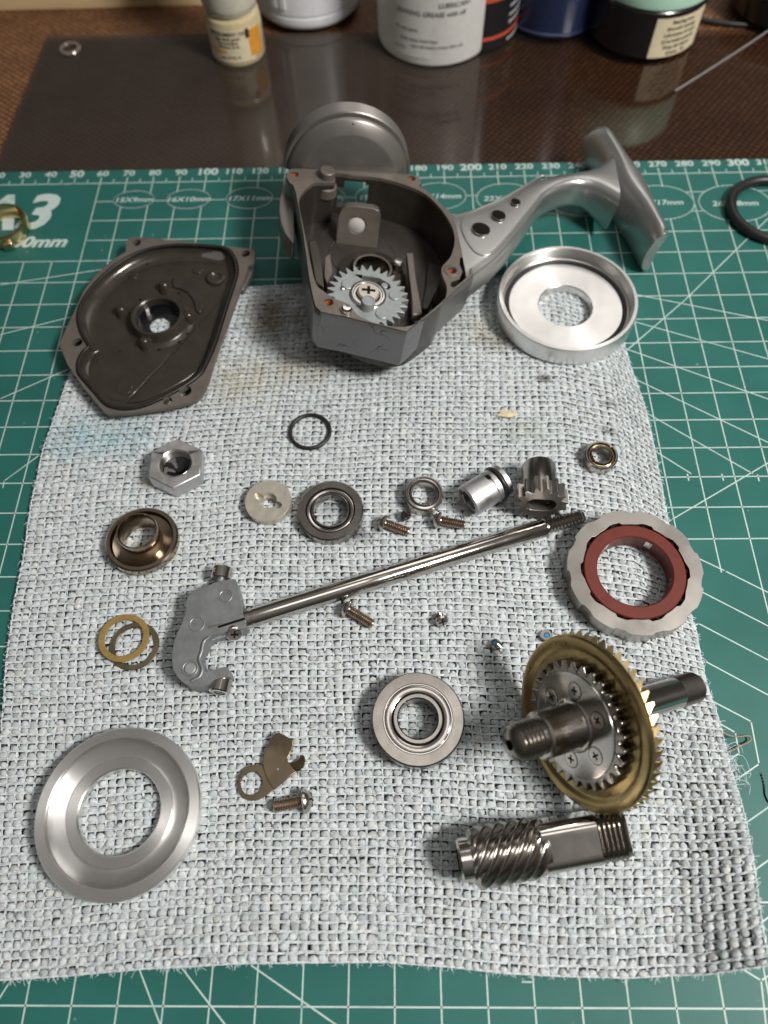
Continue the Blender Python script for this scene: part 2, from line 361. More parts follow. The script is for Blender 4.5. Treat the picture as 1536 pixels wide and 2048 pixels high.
# ------------------------------------------------------------------ the cutting mat: sheet plus its flat print
def mat_mat():
    m, n, l, b = new_mat('green_mat')
    t = noise_tex(n, l, 35, 6, 0.6); r = ramp(n, l, t.outputs[0], [(0.3, (0.016, 0.104, 0.089)), (0.7, (0.022, 0.132, 0.114))])
    # dust specks and pale knife scuffs
    d = noise_tex(n, l, 520, 2, 0.5); dk = ramp(n, l, d.outputs[0], [(0.735, (0, 0, 0)), (0.77, (0.7, 0.7, 0.7))])
    sc = noise_tex(n, l, 26, 7, 0.75, stretch=(1, 9, 1)); sk = ramp(n, l, sc.outputs[0], [(0.66, (0, 0, 0)), (0.74, (0.35, 0.35, 0.35))])
    mxa = n.new('ShaderNodeMixRGB'); l.new(sk.outputs[0], mxa.inputs[0]); l.new(r.outputs[0], mxa.inputs[1]); mxa.inputs[2].default_value = (0.05, 0.19, 0.16, 1)
    mxb = n.new('ShaderNodeMixRGB'); l.new(dk.outputs[0], mxb.inputs[0]); l.new(mxa.outputs[0], mxb.inputs[1]); mxb.inputs[2].default_value = (0.22, 0.30, 0.27, 1)
    l.new(mxb.outputs[0], b.inputs['Base Color']); b.inputs['Specular IOR Level'].default_value = 0.28
    t2 = noise_tex(n, l, 700, 3, 0.6); bump(n, l, b, t2.outputs[0], 0.12, 0.05)
    t3 = noise_tex(n, l, 25, 5, 0.65, stretch=(1, 0.4, 1)); mr = n.new('ShaderNodeMapRange'); mr.inputs[3].default_value = 0.38; mr.inputs[4].default_value = 0.6; l.new(t3.outputs[0], mr.inputs[0]); l.new(mr.outputs[0], b.inputs['Roughness'])
    return m
M['mat'] = mat_mat()
def print_mat():
    # worn white ink: patches are rubbed thin so that the green shows through
    m, n, l, b = new_mat('worn_white_print')
    t = noise_tex(n, l, 260, 5, 0.75); t2 = noise_tex(n, l, 45, 4, 0.6)
    ad = n.new('ShaderNodeMath'); ad.operation = 'ADD'; l.new(t.outputs[0], ad.inputs[0]); l.new(t2.outputs[0], ad.inputs[1])
    r = ramp(n, l, ad.outputs[0], [(0.0, (0.45, 0.56, 0.535)), (0.98, (0.47, 0.575, 0.55)), (1.0, (0.16, 0.34, 0.295))]); r.color_ramp.elements[1].position = 0.52; r.color_ramp.elements[2].position = 0.72
    hf = n.new('ShaderNodeMath'); hf.operation = 'MULTIPLY'; hf.inputs[1].default_value = 0.5; l.new(ad.outputs[0], hf.inputs[0]); l.new(hf.outputs[0], r.inputs[0])
    l.new(r.outputs[0], b.inputs['Base Color']); b.inputs['Roughness'].default_value = 0.55; return m
M['print'] = print_mat()
g = G().plate([(-185, -165), (285, -165), (285, 147.5), (-185, 147.5)], [], -3, 0)
mat_t = thing('cutting_mat', 'green cutting mat with white grid and ruler print under the towel', 'cutting mat')
part('mat_sheet', g, 'mat', mat_t, bevel=0.5)
class Lines:
    def __init__(s): s.g = G()
    def seg(s, a, b, w=0.34, z=0.03):
        a = Vector(a[:2]); b = Vector(b[:2]); d = (b-a).normalized(); nrm = Vector((-d.y, d.x))*w/2; e = d*w/2
        s.g.add([(*(a-nrm-e), z), (*(b-nrm+e), z), (*(b+nrm+e), z), (*(a+nrm-e), z)], [(0, 1, 2, 3)])
    def poly(s, pts, w=0.34, z=0.03, close=False):
        for i in range(len(pts)-(0 if close else 1)): s.seg(pts[i], pts[(i+1) % len(pts)], w, z)
def cx(c): return c-170.0            # ruler millimetre to scene x
def ry(r): return 140.0-10.0*r       # grid row to scene y
ell = [(-95.66,130.89), (-75.24,130.67), (-52.5,130.66), (-26.3,130.56), (-3.71,130.02), (17.49,130.04), (42.18,128.39), (69.01,126.7), (97.71,124.84), (124.5,123.81)]
erx = [7.6, 8.1, 8.6, 9.1, 9.6, 10.1, 10.8, 11.4, 12.3, 12.9]
ery = [4.6, 5.1, 5.6, 6.1, 6.6, 7.1, 7.7, 8.2, 8.8, 9.3]
etx = ['15X9mm', '16X10mm', '17X11mm', '18X12mm', '19X13mm', '20X14mm', '22X15mm', '23X16mm', '24X17mm', '26X18mm']
def inside_ellipse(x, y):
    return any(((x-e[0])/a)**2+((y-e[1])/b_)**2 < 1 for e, a, b_ in zip(ell, erx, ery))
grid = Lines()
def clipped(a, b, w=0.34):
    # leave the ellipses free of grid lines
    a = Vector(a); b = Vector(b); n = max(1, int((b-a).length/0.5)); start = None
    for i in range(n+1):
        p = a+(b-a)*i/n; ins = inside_ellipse(p.x, p.y)
        if not ins and start is None: start = p
        if start is not None and (ins or i == n):
            if (p-start).length > 0.3: grid.seg(start, p, w)
            start = None
for c in range(-10, 460, 10):
    x = cx(c)
    big = 0.42
    if c < 60: clipped((x, ry(4)), (x, ry(29)))
    elif 250 <= c: clipped((x, ry(0)), (x, ry({250: 14.8, 260: 16.0, 270: 17.3}.get(c, 18.5))))
    else: clipped((x, ry(0)), (x, ry(29)))
for r in range(0, 30):
    y = ry(r)
    if 1 <= r <= 3: clipped((cx(60), y), (cx(450), y))
    elif 16 <= r <= 23: clipped((cx(-10), y), (cx(240), y))
    else: clipped((cx(-10), y), (cx(450), y), 0.42 if r == 0 else 0.34)
for c in range(250, 450, 10): clipped((cx(c), ry(24)), (cx(c), ry(29)))
for c in range(0, 450, 10):
    grid.seg((cx(c), ry(0)), (cx(c), ry(0)+3.0), 0.4); grid.seg((cx(c)+5, ry(0)), (cx(c)+5, ry(0)+2.0), 0.3)
for e, a, b_ in zip(ell, erx, ery): grid.poly([(e[0]+a*math.cos(2*PI*i/48), e[1]+b_*math.sin(2*PI*i/48)) for i in range(48)], 0.45, 0.034, True)
for tx in [(86.52,10.85),(96.53,10.74),(106.76,10.46)]: grid.seg(tx, (tx[0], tx[1]-1.9), 0.4)
part('grid_print', grid.g, 'print', mat_t, angle=0)
ang = Lines()
for ln in [[(72.43,54.04),(98.13,78.03),(134.43,115.67)],[(77.12,82.2),(91.02,78.16),(123.44,68.71)],[(78.57,69.49),(119.74,52.89)],[(72.22,59.33),(116.11,37.42)],[(72.27,48.46),(112.41,21.61)],[(74.95,35.17),(105.37,10.98)],[(76.45,20.63),(87.55,11.17)],[(74.12,-6.94),(79.43,-3.83),(110.75,14.49)],[(82.48,-14.71),(91.07,-19.72),(101.26,-26.06)],[(80.77,-23.89),(83.15,-25.5),(99.06,-35.46)],[(75.61,-37.52),(80.99,-34.67),(96.92,-44.6)],[(77.12,-46.87),(80.82,-44.92),(94.81,-53.61)],[(77.12,-56.81),(80.46,-55.07),(89.08,-60.17),(88.74,-70.3),(78.08,-76.46)],[(78.03,-58.54),(80.43,-60.15),(84.63,-62.83),(84.47,-67.79),(79.25,-70.74)],[(79.78,-85.15),(88.6,-80.15)],[(79.95,-94.9),(85.94,-91.5)],[(79.94,-104.94),(83.25,-102.99)],[(-82.84,-112.68),(-87.4,-121.36)],[(-58.28,-109.58),(-56.15,-113.27),(-48.82,-125.55)],[(-52.4,-107.64),(-47.29,-112.49),(-33.9,-125.49)],[(-37.68,-108.95),(-31.82,-112.26),(-8.44,-125.47)],[(71.15,-110.29),(75.28,-112.7),(78.97,-114.9),(83.56,-112.68)],[(78.97,-114.9),(78.09,-123.72)],[(27.69,-115.33),(29.52,-115.33)],[(-142.7,87.97),(-135.99,89.23),(-103.67,95.38),(-84.99,99.05)],[(-135.31,65.47),(-130.63,66.97),(-108.19,74.29),(-92.4,79.54)],[(-128.51,38.33),(-124.31,40.78),(-104.61,52.34),(-95.37,57.71)],[(-115.79,10.83),(-106.75,20.15),(-100.64,26.38)],[(-115.79,10.83),(-115.66,8.61)]]:
    ang = Lines(); ang.poly(ln, 0.34, 0.045); part('angle_line', ang.g, 'print', mat_t, angle=0)
def put_text(name, body, size, at, shear=0.0, bold=0.0, z=0.05, align='CENTER', stretch=1.0, parent=mat_t, m='print'):
    me = text_mesh(body, size, shear, bold, align)
    if stretch != 1.0:
        for v in me.vertices: v.co.x *= stretch
    me.materials.clear(); o = link(name, me, m, parent, angle=0); o.location = (at[0]*S, at[1]*S, z*S); return o
for c in range(10, 380, 10):
    if c == 0: continue
    big = c % 50 == 0
    put_text('ruler_number', str(c), 4.9 if big else 4.1, (cx(c)+0.2, ry(0)+5.2), 0.0, 0.16 if big else 0.10, stretch=1.12)
for e, t in zip(ell, etx): put_text('ellipse_size', t, 3.5, (e[0], e[1]-0.3), 0.15, 0.06, stretch=1.12)
put_text('format_mark', 'A3', 25, (-125.24, 124.19), 0.25, 0.75, align='RIGHT', stretch=1.05)
put_text('format_size', '450x300mm', 7.2, (-116.73, 109.47), 0.25, 0.28, align='RIGHT', stretch=1.12)
# knife cut in the mat
cut = Lines(); cut.poly(smooth_path([(*(88.62,-72.38), 0), (*(88.71,-75.11), 0), (*(88.42,-77.37), 0), (*(88.86,-79.04), 0)], 4), 0.5, 0.04)
part('knife_cut', cut.g, plain('cut_shadow', (0.006, 0.05, 0.035), 0.6), mat_t, angle=0)

# ------------------------------------------------------------------ the towel: real knitted loops and threads on a Coons patch
BL = np.array([(-98.57,82.53),(-103.1,47.16),(-105.56,20.94),(-105.08,2.11),(-103.55,-13.8),(-102.95,-28.67),(-101.59,-42.59),(-99.54,-55.67),(-97.32,-69.15),(-94.1,-89.39),(-91.41,-107.67),(-89.91,-115.42)])
BR = np.array([(73.93,66.35),(75.45,48.42),(77.4,33.13),(77.79,15.3),(77.58,-1.29),(77.4,-19.73),(79.32,-38.13),(79.13,-51.38),(79.92,-61.39),(79.49,-70.94),(79.79,-80.06),(79.34,-89.61),(78.01,-99.45),(76.56,-111.13)])
BT = np.array([(-98.57,82.53),(-77.28,83.71),(-49.93,84.32),(-24.37,85.65),(2.92,86.49),(30.15,86.87),(52.2,86.9),(66.64,80.77),(73.93,66.35)])
BB = np.array([(-89.91,-115.42),(-71.65,-114.35),(-55.14,-112.92),(-33.4,-111.71),(-18.29,-111.53),(-2.07,-111.56),(12.03,-112.48),(23.89,-113.58),(35.63,-114.07),(49.37,-114.35),(64.95,-113.45),(76.56,-111.13)])
def resample(B, t):
    d = np.r_[0, np.cumsum(np.linalg.norm(np.diff(B, axis=0), axis=1))]; d /= d[-1]
    return np.stack([np.interp(t, d, B[:, 0]), np.interp(t, d, B[:, 1])], -1)
def sst(x): x = np.clip(x, 0, 1); return x*x*(3-2*x)
def vnoise(x, y, seed=0):
    # cheap smooth value noise
    xi = np.floor(x).astype(int); yi = np.floor(y).astype(int); xf = x-xi; yf = y-yi
    h = lambda a, b: (np.sin(a*127.1+b*311.7+seed*74.7)*43758.5453) % 1.0
    u = xf*xf*(3-2*xf); v = yf*yf*(3-2*yf)
    return (h(xi, yi)*(1-u)+h(xi+1, yi)*u)*(1-v)+(h(xi, yi+1)*(1-u)+h(xi+1, yi+1)*u)*v
def towel(u, v):
    # u across, v from the top edge to the bottom edge; returns x, y, z of the backing surface
    shp = u.shape; u = u.ravel(); v = v.ravel()
    L = resample(BL, v); R_ = resample(BR, v); T = resample(BT, u); B = resample(BB, u); U = u[:, None]; Vv = v[:, None]
    P = (1-Vv)*T+Vv*B+(1-U)*L+U*R_-((1-U)*(1-Vv)*BT[0]+U*(1-Vv)*BT[-1]+(1-U)*Vv*BB[0]+U*Vv*BB[-1])
    wob = 0.9*(vnoise(P[:, 0]*0.09, P[:, 1]*0.09, 1)-.5)
    P = P+np.stack([wob*np.sin(PI*u), 1.1*(vnoise(P[:, 0]*0.05+9, P[:, 1]*0.05, 2)-.5)*np.sin(PI*v)], -1)
    z = 0.45+0.5*vnoise(P[:, 0]*0.11, P[:, 1]*0.11, 3)*np.sin(PI*np.clip(u, 0, 1))
    edge = sst((u-0.89)/0.13)
    z = z+edge*sst((v-0.60)/0.40)*9.0                                 # right edge curls up towards the near corner
    z = z+3.2*sst((v-0.93)/0.07)*np.exp(-((u-0.33)/0.16)**2)+1.5*sst((v-.94)/.06)*sst((u-.75)/.25)
    return np.concatenate([P, z[:, None]], 1).reshape(shp+(3,))
NU, NV = 80, 103
towel_t = thing('knit_towel', 'stained pale grey knitted cloth spread out beneath the reel parts', 'cloth')
def towel_mat(name, base, base2, rough=0.9):
    m, n, l, b = new_mat(name)
    t = noise_tex(n, l, 420, 5, 0.7); r = ramp(n, l, t.outputs[0], [(0.3, base), (0.7, base2)])
    col = r.outputs[0]; tc = n.new('ShaderNodeTexCoord')
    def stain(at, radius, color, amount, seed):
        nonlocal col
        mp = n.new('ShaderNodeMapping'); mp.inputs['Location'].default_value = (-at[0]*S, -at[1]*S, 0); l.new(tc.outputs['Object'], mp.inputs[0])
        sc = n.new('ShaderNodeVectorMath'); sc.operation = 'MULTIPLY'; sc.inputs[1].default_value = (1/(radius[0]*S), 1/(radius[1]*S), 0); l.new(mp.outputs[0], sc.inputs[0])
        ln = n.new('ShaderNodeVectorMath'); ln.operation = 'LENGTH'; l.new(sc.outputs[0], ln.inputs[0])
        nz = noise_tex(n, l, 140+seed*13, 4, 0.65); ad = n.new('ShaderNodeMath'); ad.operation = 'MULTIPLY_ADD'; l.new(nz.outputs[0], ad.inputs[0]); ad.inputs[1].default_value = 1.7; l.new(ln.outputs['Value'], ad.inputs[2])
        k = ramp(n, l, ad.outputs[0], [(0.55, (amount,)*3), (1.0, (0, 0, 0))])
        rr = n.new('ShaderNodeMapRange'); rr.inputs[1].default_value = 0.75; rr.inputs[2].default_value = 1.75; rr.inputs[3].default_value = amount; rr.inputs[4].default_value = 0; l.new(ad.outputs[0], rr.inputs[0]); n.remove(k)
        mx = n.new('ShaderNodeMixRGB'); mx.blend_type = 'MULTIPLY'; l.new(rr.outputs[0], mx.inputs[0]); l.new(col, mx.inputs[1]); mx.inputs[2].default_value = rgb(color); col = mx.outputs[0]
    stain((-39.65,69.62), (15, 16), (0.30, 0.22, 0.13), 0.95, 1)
    stain((-29.42,49.8), (22, 9), (0.62, 0.50, 0.33), 0.7, 2)
    stain((-48.29,45.14), (20, 14), (0.80, 0.70, 0.52), 0.7, 9)
    stain((-89.54,24.97), (26, 12), (0.62, 0.86, 0.92), 0.9, 3)
    stain((32.74,59.98), (9, 7), (0.50, 0.42, 0.28), 0.8, 4)
    stain((47.45,44.72), (4, 2.2), (0.12, 0.11, 0.10), 1.0, 5)
    stain((65.11,24.86), (4.2, 2.2), (0.10, 0.09, 0.08), 1.0, 6)
    stain((65.72,34.92), (3.4, 1.8), (0.16, 0.15, 0.14), 1.0, 7)
    stain((-9.96,-8.7), (7, 5), (0.22, 0.21, 0.23), 0.9, 8)
    stain((-18.08,0.15), (11, 10), (0.40, 0.40, 0.42), 0.7, 10)
    stain((-71.65,8.15), (4, 3.5), (0.55, 0.45, 0.30), 0.7, 11)
    stain((41.03,25.16), (14, 8), (0.80, 0.84, 0.76), 0.9, 12)
    stain((27.42,66.33), (16, 10), (0.75, 0.68, 0.55), 0.6, 13)
    at = n.new('ShaderNodeAttribute'); at.attribute_name = 'tint'; mt = n.new('ShaderNodeMixRGB'); mt.blend_type = 'MULTIPLY'; mt.inputs[0].default_value = 1.0 if name.startswith('fluffy') else 0.0
    l.new(col, mt.inputs[1]); l.new(at.outputs['Color'], mt.inputs[2]); col = mt.outputs[0]
    l.new(col, b.inputs['Base Color']); b.inputs['Roughness'].default_value = rough; b.inputs['Specular IOR Level'].default_value = 0.15
    b.inputs['Sheen Weight'].default_value = 0.15
    t2 = noise_tex(n, l, 1500, 5, 0.75); bump(n, l, b, t2.outputs[0], 0.7, 0.25); return m
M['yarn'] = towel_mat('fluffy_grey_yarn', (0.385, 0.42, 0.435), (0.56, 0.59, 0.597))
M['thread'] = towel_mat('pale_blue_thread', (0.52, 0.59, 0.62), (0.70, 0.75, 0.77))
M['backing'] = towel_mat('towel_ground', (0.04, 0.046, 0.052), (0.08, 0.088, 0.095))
# backing sheet
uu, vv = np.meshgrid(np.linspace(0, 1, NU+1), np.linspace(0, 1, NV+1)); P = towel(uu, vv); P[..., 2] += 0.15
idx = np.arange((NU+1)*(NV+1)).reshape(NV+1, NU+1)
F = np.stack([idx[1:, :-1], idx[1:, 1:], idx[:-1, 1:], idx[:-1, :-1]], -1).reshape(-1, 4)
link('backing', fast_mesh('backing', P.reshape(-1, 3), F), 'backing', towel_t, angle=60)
# fluffy loops, one per cell, drawn as an open dome of 8 x 3
seg, rings = 9, 4
th = np.arange(seg)*2*PI/seg
dome = [(math.cos(a)*rr_, math.sin(a)*rr_, hh) for rr_, hh in ((1.0, -0.5), (1.02, 0.25), (0.88, 0.70), (0.50, 0.95)) for a in th]+[(0, 0, 1.0)]
dome = np.array(dome); df = []
for k in range(rings-1):
    for i in range(seg):
        a, b2 = k*seg+i, k*seg+(i+1) % seg; df += [(a, b2, b2+seg), (a, b2+seg, a+seg)]
for i in range(seg): df.append(((rings-1)*seg+i, (rings-1)*seg+(i+1) % seg, rings*seg))
df = np.array(df)
iu, iv = np.meshgrid(np.arange(NU), np.arange(NV)); iu = iu.ravel(); iv = iv.ravel(); n_ = len(iu)
ju = rng.normal(0, 0.05, n_); jv = rng.normal(0, 0.05, n_)
stag = 0.05*((iv % 2)-0.5)
cu = (iu+0.57+ju+stag)/NU; cv = (iv+0.63+jv)/NV
cu = np.clip(cu, 0.002, .998); cv = np.clip(cv, .002, .998)
e = 0.004
c0 = towel(cu, cv); du = (towel(cu+e, cv)-towel(cu-e, cv))/(2*e)/NU; dv = (towel(cu, cv+e)-towel(cu, cv-e))/(2*e)/NV
nn = np.cross(du, -dv); nn /= np.linalg.norm(nn, axis=1)[:, None]
ru = rng.uniform(0.40, 0.50, n_); rv = rng.uniform(0.38, 0.48, n_); hh = rng.uniform(0.60, 1.0, n_)
rot = rng.normal(0, 0.2, n_)
D = dome[None].repeat(n_, 0)
D = D*(1+rng.normal(0, 0.10, (n_, len(dome), 1)))
dx = D[..., 0]*np.cos(rot)[:, None]-D[..., 1]*np.sin(rot)[:, None]; dy = D[..., 0]*np.sin(rot)[:, None]+D[..., 1]*np.cos(rot)[:, None]
V = c0[:, None]+(dx*ru[:, None])[..., None]*du[:, None]+(dy*rv[:, None])[..., None]*(-dv)[:, None]+(D[..., 2]*hh[:, None]+0.98)[..., None]*nn[:, None]
Fa = (df[None]+(np.arange(n_)*len(dome))[:, None, None]).reshape(-1, 3)
me = fast_mesh('yarn_loops', V.reshape(-1, 3), Fa); ca_ = me.color_attributes.new('tint', 'FLOAT_COLOR', 'POINT')
tn = rng.normal(1.0, 0.085, n_)[:, None]*(1+rng.normal(0, 0.010, (n_, 3))); warm = rng.random(n_) < 0.10; tn[warm] *= np.array([1.02, 0.99, 0.93])
tn = np.clip(tn, 0.6, 1.2)[:, None, :]*(0.93+0.14*rng.random((n_, len(dome), 1))); tn = np.concatenate([tn, np.ones(tn.shape[:2]+(1,))], -1)
ca_.data.foreach_set('color', tn.astype(np.float32).ravel())
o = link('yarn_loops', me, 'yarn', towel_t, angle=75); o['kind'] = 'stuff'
# lint: short curled fibres standing off the loops
nf = 26000; fu = rng.uniform(0.004, 0.996, nf); fv = rng.uniform(0.004, 0.996, nf); Pf = towel(fu, fv); Pf[:, 2] += rng.uniform(0.9, 1.75, nf)
an = rng.uniform(0, 2*PI, nf); ln_ = rng.uniform(0.35, 1.1, nf); dirn = np.stack([np.cos(an), np.sin(an), rng.normal(0, .25, nf)], -1); cur = rng.normal(0, 0.9, nf)
sdn = np.stack([-np.sin(an), np.cos(an), np.zeros(nf)], -1); wd = rng.uniform(0.018, 0.04, nf)[:, None]
p0 = Pf; p1 = Pf+dirn*(ln_*0.5)[:, None]+sdn*(cur*ln_*0.15)[:, None]+np.array([0, 0, .12]); p2 = Pf+dirn*ln_[:, None]-sdn*(cur*ln_*0.1)[:, None]
Vf = np.stack([p0-sdn*wd, p0+sdn*wd, p1-sdn*wd, p1+sdn*wd, p2-sdn*wd*.4, p2+sdn*wd*.4], 1).reshape(-1, 3)
b6 = (np.arange(nf)*6)[:, None, None]; Ff = (np.array([[0, 1, 3, 2], [2, 3, 5, 4]])[None]+b6).reshape(-1, 4)
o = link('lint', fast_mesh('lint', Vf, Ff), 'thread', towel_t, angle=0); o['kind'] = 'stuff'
# thin threads: wefts between the rows, warps between the columns
def threads(name, along_u, count, k_per, r, zoff, amp, jit, doubles):
    Vs = []; Fs = []; base = 0; ns = 5; a5 = np.arange(ns)*2*PI/ns
    other = NU if along_u else NV; m = other*k_per+1
    for i in range(count+1):
        for dd in doubles:
            t = np.linspace(0.0, 1.0, m); ph = t*other*PI*2
            s0 = (i+dd+jit*(vnoise(t*other*0.7+i*3.1, t*0+i*1.7+dd, 5)-.5)*2)/count
            s0 = np.clip(s0, 0.0, 1.0)
            Pp = towel(t, s0) if along_u else towel(s0, t)
            Pp = Pp.copy(); Pp[:, 2] += zoff+amp*np.sin(ph+(i % 2)*PI+dd*9)
            T = np.gradient(Pp, axis=0); T /= np.linalg.norm(T, axis=1)[:, None]; up = np.array([0, 0, 1.0]); sd = np.cross(T, up); sd /= np.linalg.norm(sd, axis=1)[:, None]; u2 = np.cross(sd, T)
            rr_ = r*(1+0.35*(vnoise(t*other*2.3+i, t*0+i*2.3, 6)-.5)*2)
            ring = Pp[:, None]+rr_[:, None, None]*(np.cos(a5)[None, :, None]*sd[:, None]+np.sin(a5)[None, :, None]*u2[:, None])
            Vs.append(ring.reshape(-1, 3)); ii = np.arange((m-1)*ns).reshape(m-1, ns); nx = np.roll(ii, -1, 1)
            Fs.append(np.stack([ii, ii+ns, nx+ns, nx], -1).reshape(-1, 4)+base); base += m*ns
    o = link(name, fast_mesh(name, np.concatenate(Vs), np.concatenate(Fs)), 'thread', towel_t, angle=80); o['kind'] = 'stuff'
threads("weft_threads", True, NV, 4, 0.155, 1.46, 0.14, 0.13, (-0.06, 0.09))
threads("warp_threads", False, NU, 4, 0.15, 1.18, 0.22, 0.16, (-0.03, 0.09))
# loose fibres along the right edge, frayed where the cloth is torn
fz = []
for (x, y, z) in []: pass
def fibre(pts, r): return G().tube(smooth_path(pts, 5), r, 5)
g = G()
for i in range(700):
    v = rng.uniform(0.0, 1.0); side = rng.integers(0, 3)
    if side == 0: p = towel(np.array([1.0]), np.array([v]))[0]; d = Vector((1, rng.normal(0, .5), 0))
    elif side == 1: p = towel(np.array([0.0]), np.array([v]))[0]; d = Vector((-1, rng.normal(0, .5), 0))
    else: p = towel(np.array([v]), np.array([1.0]))[0]; d = Vector((rng.normal(0, .5), -1, 0))
    Ln = rng.uniform(0.3, 0.95); p = Vector(p)+Vector((0, 0, rng.uniform(.4, 1.6)))
    q1 = p+d*Ln*0.5+Vector((rng.normal(0, .2), rng.normal(0, .2), rng.normal(0, .2))); q2 = p+d*Ln+Vector((rng.normal(0, .35), rng.normal(0, .35), -rng.uniform(0, .5)))
    g.tube([tuple(p-d*0.5), tuple(q1), tuple(q2)], [0.10, 0.07, 0.04], 4)
o = part('edge_fuzz', g, 'thread', towel_t, angle=80, kind='stuff')
g = G(); fr0 = (78.18,-70.37,3)
for i in range(30):
    a = Vector(fr0)+Vector((rng.normal(0, .9), rng.normal(0, 2.2), rng.uniform(-.5, 1)))
    b2 = a+Vector((rng.uniform(2, 6), rng.uniform(-3, 3), rng.uniform(-2.0, .6))); c2 = b2+Vector((rng.normal(0, 1.6), -rng.uniform(0.5, 4.5), -rng.uniform(0, 1.2)))
    c2.z = max(c2.z, 0.2); b2.z = max(b2.z, .3)
    g.tube(smooth_path([tuple(a), tuple(b2), tuple(c2)], 4), 0.055, 4)
part('frayed_fibres', g, 'thread', towel_t, angle=80, kind='stuff')
g = G().tube(smooth_path([(79.1,-62.08,2.5), (81.73,-63.79,2.0), (84.67,-64.06,1.5), (87.26,-63.9,1.2), (87.32,-65.05,1.0), (84.64,-66.23,1.0), (80.55,-68.11,1.8)], 6), 0.22, 6)
part('loose_thread', g, plain('soiled_thread', (0.26, 0.21, 0.16), 0.9), towel_t, angle=80, label='soiled brown loose thread sticking out of the cloth edge')
g = G(); 
for (px_, sx, sy) in (((35.09,30.93,2.6), 4.0, 1.5),):
    g.lathe([(0.001, 0.0), (0.7, 0.05), (1.0, .35), (0.8, .7), (0.001, .85)], 14, Matrix.Translation(px_) @ Matrix.Diagonal((sx*.8, sy*.8, 0.8, 1)), closed=False)
g.v = [(x+0.25*math.sin(y*3+z*5), y+0.3*math.sin(x*2.1), z+.12*math.sin(x*3+y*2)) for x, y, z in g.v]
o = part('grease_flake', g, 'flake'); tag(o, 'yellowish flake of dried grease lying on the towel below the reel', 'flake')

# ------------------------------------------------------------------ loose small parts on the towel
Z0 = 2.35                                    # height of the loop tops on which things rest
def ring_prof(ri, ro, z0, z1, b=0.25):
    return [(ri, z0+b), (ri+b, z0), (ro-b, z0), (ro, z0+b), (ro, z1-b), (ro-b, z1), (ri+b, z1), (ri, z1-b)]
def tilt(ax, ay, az=0.0): return Matrix.Rotation(az, 3, 'Z') @ Matrix.Rotation(ax, 3, 'X') @ Matrix.Rotation(ay, 3, 'Y')

# o-ring
o = part('rubber_ring', G().lathe(torus(5.95, 0.62), 72), 'rubber', angle=80); o.location = Vector((-24.74,25.34,2.9))*S
tag(o, 'thin black rubber O-ring lying on the towel below the reel body', 'O-ring')

# hex nut
t = thing('hex_nut', 'silver hexagonal nut with threaded bore at the left of the towel', 'nut', (*(-62.75,11.75), Z0), tilt(-0.03, 0.05, 0.06))
hexo = circle(8.55, 6, a0=PI/2); part('nut_body', G().plate(hexo, [circle(4.5, 40)], 0, 5.3), 'alu_plain', t, bevel=0.35)
part('thread', G().lathe([(4.52, 5.2), (4.2, 5.0)]+[p for i in range(4) for p in ((4.5, 4.8-i*0.8), (4.1, 4.4-i*0.8))]+[(4.4, 1.5), (4.52, 1.5)], 40, closed=False), 'alu_thread', t)
s_ = part('seal', G().lathe([(4.45, 2.0), (3.9, 2.3), (2.9, 2.0), (1.6, 1.2), (0.6, 1.0), (0.001, 0.95)], 40, closed=False), 'black_gloss', t)
part('screw_slot', G().box(-0.9, 0.9, -0.35, 0.35, 1.05, 1.35), 'black_gloss', s_)

# flanged bronze bushing
t = thing('flanged_bushing', 'bronze coloured flanged bushing with raised hub at left of towel', 'bushing', (*(-69.69,-11.06), Z0), tilt(-0.04, 0.03))
part('flange', G().lathe([(5.6, 0.2), (9.6, 0.0), (10.0, 0.5), (10.0, 2.6), (9.6, 3.0), (8.7, 3.0), (8.45, 2.6), (8.3, 1.5), (7.0, 1.0), (5.6, 0.9)], 72), 'bronze', t)
part('hub', G().lathe([(4.95, 0.3), (5.6, 0.3), (5.6, 1.6), (5.65, 7.3), (5.45, 7.7), (5.15, 7.7), (4.95, 7.4)], 56), 'bronze', t)

# two thin washers lying on each other
o = part('thin_washer', G().lathe(ring_prof(5.05, 6.45, 0, 0.5, 0.12), 64), 'olive', angle=40); o.matrix_basis = Matrix.Translation(Vector((*(-67.76,-40.81), Z0))*S) @ tilt(0, 0.02).to_4x4()
tag(o, 'thin olive metal washer lying under the amber washer', 'washer')
o = part('thin_washer', G().lathe(ring_prof(4.95, 6.55, 0, 0.55, 0.12), 64), 'amber', angle=40); o.matrix_basis = Matrix.Translation(Vector((*(-70.61,-38.85), Z0+0.75))*S) @ tilt(-0.03, 0.06).to_4x4()
tag(o, 'thin amber plastic washer lying on top of the olive washer', 'washer')

# slotted disc
t = thing('slotted_disc', 'pale steel disc with round hole and cross slot beside the bearing', 'disc', (*(-35.09,0.56), Z0), tilt(0.03, -0.02, math.radians(-27)))
hs = []
a1 = math.asin(0.95/2.45)
for i in range(13): a = a1+(PI-2*a1)*i/12; hs.append((2.45*math.cos(a), 2.45*math.sin(a)))
hs += [(-3.6, .95), (-4.15, .75), (-4.4, .3), (-4.4, -.3), (-4.15, -.75), (-3.6, -.95)]
for i in range(13): a = PI+a1+(PI-2*a1)*i/12; hs.append((2.45*math.cos(a), 2.45*math.sin(a)))
hs += [(3.6, -.95), (4.15, -.75), (4.4, -.3), (4.4, .3), (4.15, .75), (3.6, .95)]
part('disc_plate', G().plate(circle(6.6, 64), [hs], 1.4, 3.2), 'cream_steel', t, bevel=0.12)
part('slot_floor', G().plate(circle(6.4, 48), [circle(1.9, 28)], 0.0, 1.4), 'cream_steel', t)

